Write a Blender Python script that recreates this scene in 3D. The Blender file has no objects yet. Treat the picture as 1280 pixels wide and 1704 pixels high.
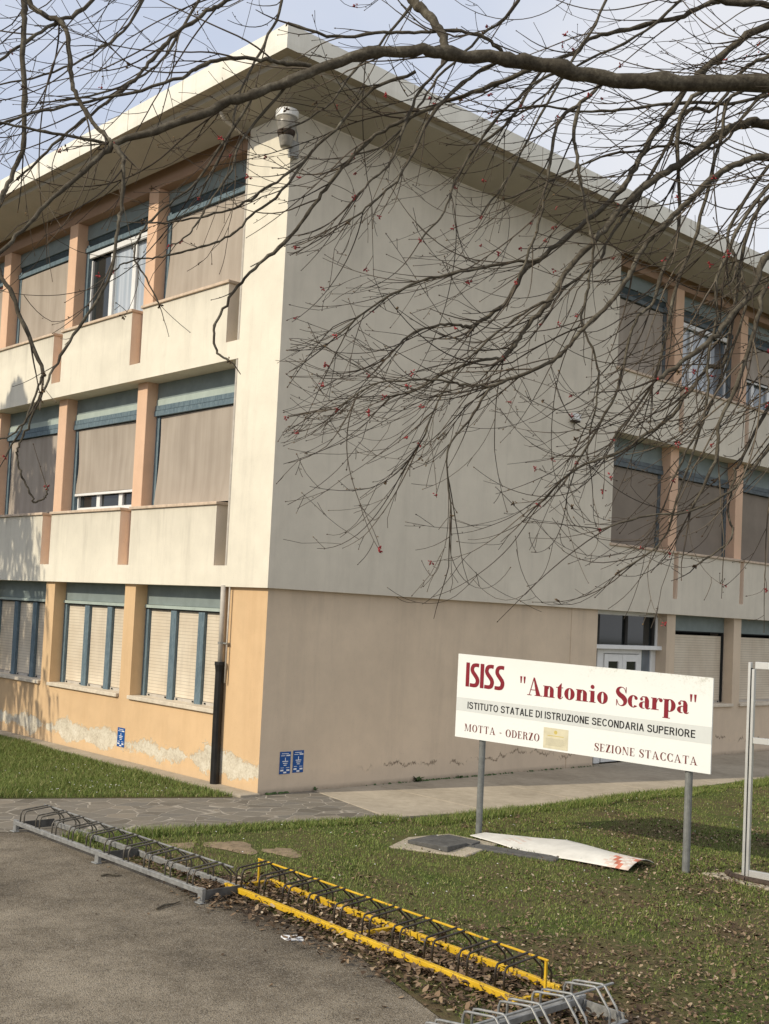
import bpy, bmesh, math, random
import numpy as np
from mathutils import Vector, Matrix
random.seed(7); RNG = np.random.default_rng(11)
scene = bpy.context.scene
COL = scene.collection
PI = math.pi

# ------------------------------------------------------------------ materials
def srgb(r, g, b):
    f = lambda c: (c/255/12.92) if c/255 <= .04045 else ((c/255+.055)/1.055)**2.4
    return (f(r), f(g), f(b), 1)

class NT:
    """small helper round a node tree"""
    def __init__(s, mat):
        s.t = mat.node_tree; s.n = s.t.nodes; s.l = s.t.links
        s.bsdf = next(n for n in s.n if n.type == 'BSDF_PRINCIPLED')
        s.pos = s.n.new('ShaderNodeNewGeometry').outputs['Position']
    def link(s, a, b): s.l.new(a, b)
    def val(s, sock, v):
        if hasattr(v, 'is_output'): s.l.new(v, sock)
        else: sock.default_value = v
    def math(s, op, a, b=0.0, c=0.0, clamp=False):
        m = s.n.new('ShaderNodeMath'); m.operation = op; m.use_clamp = clamp
        s.val(m.inputs[0], a); s.val(m.inputs[1], b); s.val(m.inputs[2], c)
        return m.outputs[0]
    def scalev(s, v, k):
        m = s.n.new('ShaderNodeVectorMath'); m.operation = 'MULTIPLY'
        s.val(m.inputs[0], v); m.inputs[1].default_value = k
        return m.outputs[0]
    def noise(s, scale, detail=4, rough=.6, vec=None, stretch=None, dist=0.0):
        v = vec or s.pos
        if stretch: v = s.scalev(v, stretch)
        n = s.n.new('ShaderNodeTexNoise'); s.l.new(v, n.inputs['Vector'])
        n.inputs['Scale'].default_value = scale; n.inputs['Detail'].default_value = detail
        n.inputs['Roughness'].default_value = rough; n.inputs['Distortion'].default_value = dist
        return n.outputs['Fac']
    def voro(s, scale, feature='F1', vec=None, rnd=1.0, out='Distance'):
        n = s.n.new('ShaderNodeTexVoronoi'); n.feature = feature
        s.l.new(vec or s.pos, n.inputs['Vector']); n.inputs['Scale'].default_value = scale
        n.inputs['Randomness'].default_value = rnd
        return n.outputs[out]
    def ramp(s, fac, stops, interp='LINEAR'):
        r = s.n.new('ShaderNodeValToRGB'); s.val(r.inputs[0], fac); r.color_ramp.interpolation = interp
        e = r.color_ramp.elements
        while len(e) < len(stops): e.new(.5)
        for q, (p, c) in zip(e, stops):
            q.position = p; q.color = c if isinstance(c, tuple) else (c, c, c, 1)
        return r.outputs[0]
    def mix(s, fac, a, b, mode='MIX'):
        m = s.n.new('ShaderNodeMix'); m.data_type = 'RGBA'; m.blend_type = mode
        s.val(m.inputs[0], fac); s.val(m.inputs[6], a); s.val(m.inputs[7], b)
        return m.outputs[2]
    def sep(s, v=None):
        m = s.n.new('ShaderNodeSeparateXYZ'); s.l.new(v or s.pos, m.inputs[0]); return m.outputs
    def island(s):
        return s.n.new('ShaderNodeNewGeometry').outputs['Random Per Island']
    def bump(s, h, strength=.3, dist=.01):
        b = s.n.new('ShaderNodeBump'); b.inputs['Strength'].default_value = strength
        b.inputs['Distance'].default_value = dist; s.val(b.inputs['Height'], h)
        s.link(b.outputs[0], s.bsdf.inputs['Normal'])
    def color(s, c): s.val(s.bsdf.inputs['Base Color'], c)
    def rough(s, r): s.val(s.bsdf.inputs['Roughness'], r)

def new_mat(name, rough=.8, metal=0.0, spec=.3):
    m = bpy.data.materials.new(name); m.use_nodes = True
    t = NT(m); t.bsdf.inputs['Roughness'].default_value = rough
    t.bsdf.inputs['Metallic'].default_value = metal
    t.bsdf.inputs['Specular IOR Level'].default_value = spec
    return m, t

def obj_pos(t):
    return t.n.new('ShaderNodeTexCoord').outputs['Object']

def mat_simple(name, col, rough=.6, metal=0.0, var=.12, scale=6, bump=0.0, spec=.3):
    m, t = new_mat(name, rough, metal, spec)
    n = t.noise(scale, 5, .65)
    dark = tuple(c*(1-var*1.6) for c in col[:3])+(1,); lite = tuple(min(1, c*(1+var)) for c in col[:3])+(1,)
    t.color(t.ramp(n, [(.3, dark), (.7, lite)]))
    if bump: t.bump(t.noise(scale*12, 3), bump, .004)
    return m

def mat_stucco(name, base, streak=.25, grain=.12, dirt=(.30, .27, .22, 1), bot=None, under=()):
    """painted render: blotches, vertical runs of dirt below ledges, fine grain"""
    m, t = new_mat(name, .9, 0, .15)
    big = t.noise(.55, 5, .6); mid = t.noise(2.6, 6, .65)
    dk = tuple(c*.90 for c in base[:3])+(1,); lt = tuple(min(.95, c*1.05) for c in base[:3])+(1,)
    c = t.ramp(t.math('ADD', t.math('MULTIPLY', big, .6), t.math('MULTIPLY', mid, .4)), [(.36, dk), (.62, lt)])
    st = t.noise(1.0, 5, .7, stretch=(3.2, 3.2, .32))
    run = t.ramp(st, [(.50, 0.0), (.74, 1.0)])
    z = t.sep()[2]
    k = t.math('MULTIPLY', run, streak)
    for (z0, h) in under:      # dirt runs start below each ledge height and fade downward
        below = t.math('MULTIPLY', t.math('LESS_THAN', z, z0), t.math('SUBTRACT', 1.0, t.math('DIVIDE', t.math('SUBTRACT', z0, z), h), clamp=True))
        k = t.math('ADD', k, t.math('MULTIPLY', t.math('MULTIPLY', below, st), .5))
    c = t.mix(t.math('MINIMUM', k, .6), c, dirt)
    spk = t.ramp(t.noise(38, 2, .5), [(.28, 1.0), (.36, 0.0)])
    c = t.mix(t.math('MULTIPLY', spk, .14), c, dirt)
    pit = t.ramp(t.voro(7.5), [(.02, 1.0), (.045, 0.0)])
    pit = t.math('MULTIPLY', pit, t.ramp(t.noise(1.4, 2), [(.52, 0.0), (.60, 1.0)]))
    c = t.mix(t.math('MULTIPLY', pit, .4), c, (.16, .13, .10, 1))
    t.color(c)
    h = t.math('ADD', t.noise(160, 2, .6), t.math('MULTIPLY', t.noise(45, 3, .6), .7))
    t.bump(h, grain*3, .006)
    return m, t, c

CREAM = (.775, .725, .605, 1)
M = {}
M['cream'], _, _ = mat_stucco('cream_render', CREAM, .20)
M['parapet'], _, _ = mat_stucco('parapet_render', CREAM, .26, under=((4.13, .95), (7.48, .45)))
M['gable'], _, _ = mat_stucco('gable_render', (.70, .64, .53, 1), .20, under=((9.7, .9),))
M['peach'], _, _ = mat_stucco('peach_paint', (.74, .50, .345, 1), .10, dirt=(.36, .22, .13, 1))
M['shaded_beam'], _, _ = mat_stucco('shaded_peach', (.40, .265, .185, 1), .15, dirt=(.25, .17, .12, 1))  # the pillars' peach darkened, eave shade put into the colour
M['notch'], _, _ = mat_stucco('parapet_end_paint', (.84, .70, .56, 1), .16, dirt=(.25, .18, .12, 1))
M['coping'] = mat_simple('coping_stone', (.62, .49, .37, 1), .8, var=.15, scale=9, bump=.3)
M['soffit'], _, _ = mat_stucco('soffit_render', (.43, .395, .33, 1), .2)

# sunlit ground-floor render: orange, flaking off to grey plaster near the ground
m, t, c = mat_stucco('orange_render', (.68, .475, .275, 1), .22, dirt=(.42, .25, .12, 1))
z = t.sep()[2]
warp = t.math('ADD', t.math('MULTIPLY', t.noise(1.15, 3, .55), .76), t.math('ADD', t.math('MULTIPLY', t.noise(6.5, 8, .80), .42), t.math('MULTIPLY', t.math('SUBTRACT', t.noise(34, 4, .7), .42), .22)))
band = t.math('SUBTRACT', 1.0, t.math('DIVIDE', t.math('ABSOLUTE', t.math('SUBTRACT', z, .31)), .34), clamp=True)
pk = t.math('ADD', warp, t.math('MULTIPLY', band, .36))
peel = t.math('MAXIMUM', t.ramp(pk, [(.838, 0.0), (.853, 1.0)]), t.math('MULTIPLY', t.ramp(t.math('ADD', t.noise(19, 5, .75), t.math('MULTIPLY', band, .10)), [(.715, 0.0), (.73, 1.0)]), t.ramp(z, [(.75, 1.0), (.85, 0.0)])))
pc = t.ramp(t.math('ADD', t.math('MULTIPLY', t.noise(5, 4, .7), .5), t.math('MULTIPLY', t.noise(28, 4, .7), .5)), [(.36, (.44, .38, .29, 1)), (.5, (.62, .56, .44, 1)), (.64, (.74, .69, .58, 1))])
c2 = t.mix(peel, c, pc)
edge = t.math('MULTIPLY', t.ramp(pk, [(.79, 0.0), (.832, 1.0), (.85, 0.0)]), .35)
c2 = t.mix(edge, c2, (.78, .56, .32, 1))
damp = t.math('MULTIPLY', t.math('SUBTRACT', 1.0, t.math('DIVIDE', z, .18), clamp=True), .35)
c2 = t.mix(damp, c2, (.40, .34, .25, 1))
t.color(c2); M['orange'] = m
t.bump(t.math('SUBTRACT', t.math('MULTIPLY', t.noise(120, 2), .25), peel), .55, .012)

# shaded ground-floor render on the gable: beige with a ragged damp crack line
m, t, c = mat_stucco('beige_render', (.69, .56, .415, 1), .2, dirt=(.36, .29, .22, 1), under=((2.9, .5),))
x, y, z = t.sep()
line = t.math('ADD', .30, t.math('MULTIPLY', t.math('SUBTRACT', t.noise(1.5, 5, .7, stretch=(1, 1, 0.0)), .5), .75))
d = t.math('ABSOLUTE', t.math('SUBTRACT', z, t.math('ADD', line, t.math('MULTIPLY', t.math('SUBTRACT', t.noise(14, 3, .7), .5), .10))))
crk = t.math('MULTIPLY', t.ramp(t.math('ADD', d, t.math('MULTIPLY', t.math('SUBTRACT', t.noise(26, 4, .75), .45), .11)), [(.006, 1.0), (.034, 0.0)]), t.ramp(t.noise(3.2, 3), [(.42, 0.0), (.5, 1.0)]))
crk = t.math('MULTIPLY', crk, t.ramp(t.math('DIVIDE', x, 20.0), [(.095, 0.0), (.13, 1.0)]))
c2 = t.mix(t.math('MULTIPLY', crk, .85), c, (.15, .11, .075, 1))
below = t.math('MULTIPLY', t.ramp(t.math('SUBTRACT', line, z), [(0.0, 0.0), (.05, 1.0)]), .22)
c2 = t.mix(below, c2, (.56, .47, .37, 1))
foot = t.math('MULTIPLY', t.math('SUBTRACT', 1.0, t.math('DIVIDE', z, .09), clamp=True), t.noise(9, 4, .7))
c2 = t.mix(foot, c2, (.07, .06, .045, 1))
t.color(c2); M['beige'] = m

M['fascia'], _, _ = mat_stucco('painted_fascia', (.82, .79, .70, 1), .30, grain=.04, dirt=(.46, .42, .35, 1))
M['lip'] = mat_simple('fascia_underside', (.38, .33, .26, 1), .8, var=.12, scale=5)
m, t = new_mat('blue_grey_timber', .7, 0, .3)
g = t.noise(3, 6, .75, stretch=(6, 6, .8)); g2 = t.noise(22, 4, .7, stretch=(4, 4, .5))
t.color(t.mix(t.ramp(g2, [(.52, 0.0), (.68, .55)]), t.ramp(g, [(.32, (.075, .115, .145, 1)), (.68, (.145, .205, .24, 1))]), (.33, .40, .41, 1)))
t.bump(g2, .3, .004); M['timber'] = m
M['box'] = mat_simple('grey_green_panel', (.225, .27, .265, 1), .65, var=.10, scale=3)
M['box_sunlit'] = mat_simple('sunlit_panel_strip', (.40, .47, .43, 1), .6, var=.08, scale=4)  # panel colour with sunlight mixed in, for the sunlit side only
M['dark_gap'] = mat_simple('dark_gap', (.02, .022, .022, 1), .9)
m, t = new_mat('fabric_blind', .85, 0, .15)
sv = t.noise(1.2, 3, .6, stretch=(4.5, 4.5, .35)); sb = t.noise(1.1, 3, .5)
t.color(t.ramp(t.math('ADD', t.math('MULTIPLY', sv, .6), t.math('MULTIPLY', sb, .4)), [(.33, (.31, .264, .218, 1)), (.67, (.44, .385, .325, 1))]))
t.bump(t.math('ADD', t.noise(2.2, 2), t.math('MULTIPLY', t.noise(260, 1), .02)), .25, .03); M['blind'] = m
m, t = new_mat('roller_slats', .6, 0, .3)
z = t.sep()[2]
sl = t.math('FRACT', t.math('MULTIPLY', z, 1/.052))
gap = t.ramp(sl, [(.0, 1.0), (.10, 0.0), (.92, 0.0), (1.0, 1.0)])
cc = t.ramp(t.noise(1.8, 4, .6), [(.3, (.60, .51, .39, 1)), (.7, (.72, .64, .51, 1))])
t.color(t.mix(t.math('MULTIPLY', gap, .75), t.mix(t.math('MULTIPLY', t.ramp(t.noise(1, 5, .7, stretch=(5, 5, .4)), [(.5, 0.0), (.7, 1.0)]), .35), cc, (.42, .35, .27, 1)), (.20, .155, .11, 1)))
t.bump(t.math('POWER', t.math('ABSOLUTE', t.math('SUBTRACT', sl, .5)), 2.0), -.7, .02); M['shutter'] = m
M['blind_dark'] = mat_simple('shaded_fabric_blind', (.245, .205, .165, 1), .85, var=.10, scale=1.3)  # darker copy of the blind, gable-side shade put into the colour
M['timber_dark'] = mat_simple('shaded_timber', (.12, .145, .16, 1), .7, var=.22, scale=9)  # copy of the window timber with the gable's shade in its colour
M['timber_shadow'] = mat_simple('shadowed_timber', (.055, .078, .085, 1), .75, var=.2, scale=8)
M['pipe_paint'] = mat_simple('painted_pipe', (.50, .46, .40, 1), .55, var=.12, scale=7)
M['slat_bar'] = mat_simple('shutter_bottom_bar', (.50, .46, .40, 1), .5, var=.1)
M['white_pvc'] = mat_simple('white_window_frame', (.78, .78, .76, 1), .35, var=.04, spec=.5)
m, t = new_mat('window_glass', .04, 0, .9)
t.color(t.ramp(t.noise(.9, 3), [(.35, (.07, .085, .10, 1)), (.65, (.20, .24, .28, 1))])); M['glass'] = m
m, t = new_mat('curtained_glass', .05, 0, .9)
cur = t.noise(2, 3, .5, stretch=(5, 5, .15))
t.color(t.ramp(cur, [(.35, (.27, .32, .37, 1)), (.65, (.50, .54, .58, 1))])); M['glass_light'] = m
m, t = new_mat('dark_glass', .06, 0, .6); t.color((.022, .026, .026, 1)); M['glass_dark'] = m
M['roof'] = mat_simple('roof_sheet', (.3, .29, .27, 1), .8)
M['interior'] = mat_simple('dark_interior', (.035, .033, .03, 1), .95)
M['sill'] = mat_simple('sill_stone', (.66, .58, .46, 1), .75, var=.12, scale=7, bump=.2)

# ground
m, t = new_mat('asphalt', .93, 0, .2)
a = t.noise(.45, 5, .62); b = t.noise(3.1, 6, .7); cgr = t.voro(95, 'F1'); fine = t.noise(150, 2, .6)
base = t.ramp(t.math('ADD', t.math('MULTIPLY', a, .62), t.math('MULTIPLY', b, .38)), [(.38, (.094, .077, .056, 1)), (.5, (.188, .157, .115, 1)), (.62, (.305, .26, .195, 1))])  # blotches also carry soft dappled tree shade in the colour
chips = t.n.new('ShaderNodeTexVoronoi'); t.l.new(t.pos, chips.inputs['Vector']); chips.inputs['Scale'].default_value = 85
chipv = t.sep(chips.outputs['Color'])[0]
base = t.mix(t.math('MULTIPLY', t.ramp(chipv, [(.70, 0.0), (.95, 1.0)]), .42), base, (.34, .31, .26, 1))
base = t.mix(t.math('MULTIPLY', t.ramp(chipv, [(.05, 1.0), (.3, 0.0)]), .5), base, (.035, .031, .026, 1))
st = t.ramp(t.noise(9, 4, .75), [(.60, 0.0), (.72, 1.0)])
base = t.mix(t.math('MULTIPLY', st, .3), base, (.27, .245, .20, 1))
# earthy stain where leaves gather along the racks
x, y, _z = t.sep()
edge_x = t.math('ADD', -4.05, t.math('MULTIPLY', t.math('SUBTRACT', t.noise(1.5, 5, .7), .5), 1.1))
soil = t.math('MULTIPLY', t.ramp(t.math('SUBTRACT', x, edge_x), [(.0, 0.0), (.45, 1.0)]), t.ramp(t.math('MULTIPLY', y, -.1), [(.40, 0.0), (.47, 1.0)]))
base = t.mix(t.math('MULTIPLY', soil, .85), base, (.062, .043, .03, 1))
t.color(base); t.bump(t.math('ADD', cgr, t.math('MULTIPLY', fine, .5)), .8, .012); M['asphalt'] = m

m, t = new_mat('crazy_paving', .9, 0, .2)
wv = t.n.new('ShaderNodeVectorMath'); wv.operation = 'ADD'; t.l.new(t.scalev(t.pos, (1.0, 1.35, 1)), wv.inputs[0])
nz = t.n.new('ShaderNodeTexNoise'); nz.inputs['Scale'].default_value = 2.5; t.l.new(t.pos, nz.inputs['Vector'])
t.l.new(t.scalev(nz.outputs['Color'], (.22, .22, 0)), wv.inputs[1])
de = t.voro(3.1, 'DISTANCE_TO_EDGE', vec=wv.outputs[0])
cell = t.n.new('ShaderNodeTexVoronoi'); t.l.new(wv.outputs[0], cell.inputs['Vector']); cell.inputs['Scale'].default_value = 3.1
cv = t.sep(cell.outputs['Color'])[0]
stone = t.ramp(cv, [(0, (.15, .132, .105, 1)), (.35, (.235, .208, .165, 1)), (.7, (.19, .175, .15, 1)), (1, (.285, .245, .19, 1))])
stone = t.mix(t.math('MULTIPLY', t.noise(14, 5, .7), .55), stone, (.10, .09, .075, 1))
jt = t.ramp(de, [(.012, 1.0), (.035, 0.0)])
t.color(t.mix(t.math('MULTIPLY', jt, t.ramp(t.noise(3, 3), [(.35, .25), (.6, .8)])), stone, (.40, .36, .30, 1)))
t.bump(t.math('SUBTRACT', t.math('MULTIPLY', t.noise(30, 4), .35), jt), .45, .012); M['paving'] = m

m, t = new_mat('concrete_slab', .9, 0, .2)
k = t.math('ADD', t.math('MULTIPLY', t.noise(.8, 5, .65), .6), t.math('MULTIPLY', t.noise(7, 5, .7), .4))
cc = t.ramp(k, [(.34, (.29, .25, .19, 1)), (.66, (.48, .42, .33, 1))])
cc = t.mix(t.math('MULTIPLY', t.ramp(t.noise(60, 2), [(.6, 0.0), (.7, 1.0)]), .25), cc, (.16, .14, .11, 1))
t.color(cc); t.bump(t.noise(90, 3), .35, .006); M['concrete'] = m

m, t = new_mat('lawn_soil', .95, 0, .1)
x, y, _z = t.sep()
k = t.math('ADD', t.math('MULTIPLY', t.noise(.9, 5, .65), .65), t.math('MULTIPLY', t.noise(8, 5, .75), .35))
t.color(t.ramp(k, [(.38, (.070, .095, .025, 1)), (.5, (.105, .100, .042, 1)), (.62, (.125, .090, .053, 1))]))
t.bump(t.noise(22, 5, .7), .9, .03); M['soil'] = m
M['bare_soil'] = mat_simple('sandy_soil', (.26, .195, .125, 1), .95, var=.25, scale=11, bump=.8)
m, t = new_mat('grass_blades', .6, 0, .25)
ir = t.island(); big = t.noise(1.1, 3, .6)
gcol = t.ramp(ir, [(0, (.062, .108, .020, 1)), (.4, (.135, .200, .040, 1)), (.75, (.21, .26, .066, 1)), (.92, (.27, .26, .10, 1)), (1, (.42, .35, .19, 1))])
t.color(t.mix(t.math('MULTIPLY', big, .35), gcol, (.19, .195, .055, 1)))
t.bsdf.inputs['Subsurface Weight'].default_value = 0.0; M['grass'] = m
m, t = new_mat('dry_leaves', .8, 0, .25)
t.color(t.ramp(t.island(), [(0, (.045, .030, .020, 1)), (.4, (.115, .076, .046, 1)), (.75, (.215, .145, .088, 1)), (.95, (.33, .245, .16, 1)), (1, (.50, .41, .30, 1))]))
M['leaf'] = m
M['petal'] = mat_simple('daisy_white', (.8, .8, .78, 1), .7)
M['weed'] = mat_simple('weed_leaf', (.055, .10, .025, 1), .6, var=.3, scale=20)

# metal and paint
m, t = new_mat('galvanised_steel', .5, .55, .5)
n = t.noise(18, 5, .7)
t.color(t.ramp(n, [(.3, (.23, .235, .23, 1)), (.7, (.40, .40, .385, 1))])); t.rough(t.ramp(n, [(.3, .42), (.7, .62)])); M['galv'] = m
m, t = new_mat('worn_hoop_steel', .5, .35, .5)
n = t.noise(14, 5, .7)
t.color(t.ramp(n, [(.3, (.07, .062, .05, 1)), (.7, (.17, .155, .13, 1))])); M['hoop'] = m
m, t = new_mat('dark_hoop_steel', .5, .3, .4)
t.color(t.ramp(t.noise(14, 5, .7), [(.3, (.028, .024, .02, 1)), (.7, (.075, .062, .05, 1))])); M['hoop_dark'] = m
m, t = new_mat('chipped_yellow_paint', .5, 0, .4)
n = t.noise(17, 6, .78); n2 = t.noise(4, 4, .7)
chip = t.ramp(t.math('ADD', t.math('MULTIPLY', n, .75), t.math('MULTIPLY', n2, .25)), [(.545, 0.0), (.58, 1.0)])
t.color(t.mix(chip, t.ramp(n2, [(.3, (.55, .33, .012, 1)), (.7, (.74, .48, .03, 1))]), t.ramp(t.noise(40, 3), [(.4, (.07, .045, .03, 1)), (.6, (.20, .12, .06, 1))])))
t.bump(chip, -.4, .003); M['yellow'] = m
M['post'] = mat_simple('grey_steel_post', (.22, .225, .215, 1), .55, .3, var=.18, scale=11)
M['alu'] = mat_simple('aluminium_profile', (.66, .66, .63, 1), .38, .6, var=.06, scale=5)
M['black_pipe'] = mat_simple('black_pipe', (.018, .017, .016, 1), .45, var=.3, scale=8)
M['zinc'] = mat_simple('zinc_pipe', (.30, .295, .27, 1), .5, .35, var=.2, scale=7)
M['rust'] = mat_simple('rusty_dark_iron', (.075, .055, .042, 1), .85, .2, var=.4, scale=14, bump=.5)
m, t = new_mat('sign_white', .38, 0, .4)
op = obj_pos(t); x, y, z = t.sep(op)
hi = t.math('MULTIPLY', t.ramp(x, [(.38, 0.0), (1.0, 1.0)]), 1.0)
top = t.math('SUBTRACT', 1.0, t.math('DIVIDE', t.math('SUBTRACT', 2.16, z), .34), clamp=True)
rgt = t.math('DIVIDE', t.math('SUBTRACT', x, 1.0), 1.8, clamp=True)
dn = t.math('ADD', t.math('MULTIPLY', t.noise(26, 6, .8, vec=op), .62), t.math('MULTIPLY', t.noise(4, 4, .6, vec=op), .38))
dirt = t.math('MULTIPLY', t.ramp(t.math('ADD', dn, t.math('MULTIPLY', t.math('MULTIPLY', top, rgt), .16)), [(.60, 0.0), (.73, 1.0)]), .75)
soft = t.math('MULTIPLY', t.math('MULTIPLY', top, t.noise(2.5, 4, .6, vec=op)), .28)
cl = t.mix(soft, (.82, .835, .80, 1), (.60, .58, .49, 1))
t.color(t.mix(t.math('MULTIPLY', dirt, t.math('MULTIPLY', top, 1.0)), cl, (.33, .31, .22, 1))); M['sign'] = m
M['sign_band'] = mat_simple('sign_grey_band', (.66, .68, .655, 1), .4, var=.04, scale=3)
M['red'] = mat_simple('dark_red_vinyl', (.235, .017, .028, 1), .4, var=.06)
M['maroon'] = mat_simple('maroon_vinyl', (.17, .035, .030, 1), .45, var=.1)
M['black'] = mat_simple('black_vinyl', (.012, .012, .012, 1), .45)
M['paper'] = mat_simple('yellowed_notice', (.66, .61, .44, 1), .8, var=.08, scale=8)
M['paper_ink'] = mat_simple('faded_ink', (.42, .39, .29, 1), .8)
M['paper_seal'] = mat_simple('faded_seal', (.60, .48, .14, 1), .8)
M['board'] = mat_simple('weathered_white_board', (.70, .68, .62, 1), .45, var=.1, scale=4)
M['board_red'] = mat_simple('faded_red_print', (.58, .20, .13, 1), .5, var=.3, scale=10)
M['board_pale'] = mat_simple('faded_orange_print', (.68, .56, .48, 1), .5, var=.15, scale=10)
M['cover'] = mat_simple('dark_slab', (.10, .098, .092, 1), .8, var=.25, scale=9, bump=.4)
M['blue'] = mat_simple('blue_sticker', (.012, .085, .30, 1), .4, var=.05)
M['white'] = mat_simple('white_print', (.78, .79, .80, 1), .5, var=.03)
M['lamp_glass'] = mat_simple('grimy_lamp_glass', (.27, .25, .21, 1), .35, var=.25, scale=9, spec=.5)
m, t = new_mat('bark', .9, 0, .15)
n = t.noise(9, 6, .75); n2 = t.noise(42, 4, .7)
c = t.ramp(t.math('ADD', t.math('MULTIPLY', n, .6), t.math('MULTIPLY', n2, .4)), [(.34, (.036, .030, .022, 1)), (.50, (.085, .073, .054, 1)), (.60, (.14, .125, .094, 1)), (.72, (.29, .275, .21, 1))])
t.color(c); t.bump(n2, .7, .006); M['bark'] = m
m, t = new_mat('twig_bark', .8, 0, .2)
t.color(t.ramp(t.island(), [(0, (.034, .026, .019, 1)), (.6, (.075, .059, .043, 1)), (1, (.145, .118, .086, 1))])); M['twig'] = m
m, t = new_mat('red_flower', .7, 0, .2)
t.color(t.ramp(t.island(), [(0, (.14, .020, .020, 1)), (.55, (.30, .035, .038, 1)), (1, (.46, .085, .085, 1))])); M['flower'] = m
m, t = new_mat('bud', .8, 0, .2)
t.color(t.ramp(t.island(), [(0, (.035, .022, .014, 1)), (.7, (.10, .062, .032, 1)), (1, (.22, .15, .075, 1))])); M['bud'] = m
M['needle'] = mat_simple('conifer_leaf', (.035, .055, .025, 1), .8, var=.3, scale=5)

# ------------------------------------------------------------------ mesh builder
class MB:
    def __init__(s): s.v = []; s.f = []; s.m = []
    def add(s, verts, faces, m=0):
        o = len(s.v); s.v.extend([tuple(p) for p in verts]); s.f.extend([tuple(i+o for i in f) for f in faces]); s.m.extend([m]*len(faces))
        return s
    def box(s, x0, x1, y0, y1, z0, z1, m=0):
        v = [(x0, y0, z0), (x1, y0, z0), (x1, y1, z0), (x0, y1, z0), (x0, y0, z1), (x1, y0, z1), (x1, y1, z1), (x0, y1, z1)]
        return s.add(v, [(0, 3, 2, 1), (4, 5, 6, 7), (0, 1, 5, 4), (1, 2, 6, 5), (2, 3, 7, 6), (3, 0, 4, 7)], m)
    def poly(s, pts, m=0): return s.add(pts, [tuple(range(len(pts)))], m)
    def prism(s, pts, z0, z1, m=0):
        n = len(pts); v = [(x, y, z0) for x, y in pts]+[(x, y, z1) for x, y in pts]
        f = [tuple(reversed(range(n))), tuple(range(n, 2*n))]+[(i, (i+1) % n, n+(i+1) % n, n+i) for i in range(n)]
        return s.add(v, f, m)
    def tube(s, pts, rad, n=8, m=0, cap=True):
        pts = [Vector(p) for p in pts]; k = len(pts)
        if not hasattr(rad, '__len__'): rad = [rad]*k
        T = [(pts[min(i+1, k-1)]-pts[max(i-1, 0)]).normalized() for i in range(k)]
        u = T[0].orthogonal().normalized(); V = []
        for i in range(k):
            u = (u-T[i]*u.dot(T[i])); u = u.normalized() if u.length > 1e-6 else T[i].orthogonal().normalized()
            w = T[i].cross(u)
            for j in range(n):
                a = 2*PI*j/n; V.append(pts[i]+(u*math.cos(a)+w*math.sin(a))*rad[i])
        F = [(i*n+j, i*n+(j+1) % n, (i+1)*n+(j+1) % n, (i+1)*n+j) for i in range(k-1) for j in range(n)]
        if cap: F += [tuple(reversed(range(n))), tuple(range((k-1)*n, k*n))]
        return s.add(V, F, m)
    def lathe(s, c, prof, n=20, m=0):
        V = [(c[0]+r*math.cos(2*PI*j/n), c[1]+r*math.sin(2*PI*j/n), c[2]+z) for r, z in prof for j in range(n)]
        F = [(i*n+j, i*n+(j+1) % n, (i+1)*n+(j+1) % n, (i+1)*n+j) for i in range(len(prof)-1) for j in range(n)]
        F += [tuple(reversed(range(n))), tuple(range((len(prof)-1)*n, len(prof)*n))]
        return s.add(V, F, m)
    def build(s, name, mats, parent=None, bevel=0.0, smooth=False, origin=None):
        me = bpy.data.meshes.new(name)
        v = s.v if origin is None else [(p[0]-origin[0], p[1]-origin[1], p[2]-origin[2]) for p in s.v]
        me.from_pydata(v, [], s.f)
        for q in (mats if isinstance(mats, (list, tuple)) else [mats]): me.materials.append(M[q])
        me.polygons.foreach_set('material_index', s.m)
        if smooth: me.polygons.foreach_set('use_smooth', [True]*len(s.f))
        me.update()
        o = bpy.data.objects.new(name, me); COL.objects.link(o)
        if parent is not None: o.parent = parent
        if bevel:
            b = o.modifiers.new('bevel', 'BEVEL'); b.width = bevel; b.segments = 1; b.limit_method = 'ANGLE'; b.angle_limit = .6
        return o

def tag(o, label=None, cat=None, group=None, kind=None):
    if label: o['label'] = label
    if cat: o['category'] = cat
    if group: o['group'] = group
    if kind: o['kind'] = kind
    return o
def thing(name, label, cat, loc=(0, 0, 0), rz=0.0, group=None):
    o = bpy.data.objects.new(name, None); COL.objects.link(o); o.empty_display_size = .2
    o.location = loc; o.rotation_euler = (0, 0, rz)
    return tag(o, label, cat, group)
def copy_tree(o, parent=None):
    c = o.copy(); COL.objects.link(c); c.parent = parent
    for ch in list(o.children): copy_tree(ch, c)
    return c
def fast_mesh(name, V, F, mats, parent=None, smooth=False):
    """V (n,3) array, F (m,k) array: one k per mesh"""
    me = bpy.data.meshes.new(name); k = F.shape[1]
    me.vertices.add(len(V)); me.vertices.foreach_set('co', V.astype(np.float32).ravel())
    me.loops.add(F.size); me.loops.foreach_set('vertex_index', F.astype(np.int32).ravel())
    me.polygons.add(len(F)); me.polygons.foreach_set('loop_start', np.arange(0, F.size, k, dtype=np.int32))
    if smooth: me.polygons.foreach_set('use_smooth', np.ones(len(F), dtype=bool))
    for q in mats: me.materials.append(M[q])
    me.update(calc_edges=True); me.validate()
    o = bpy.data.objects.new(name, me); COL.objects.link(o)
    if parent is not None: o.parent = parent
    return o

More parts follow.
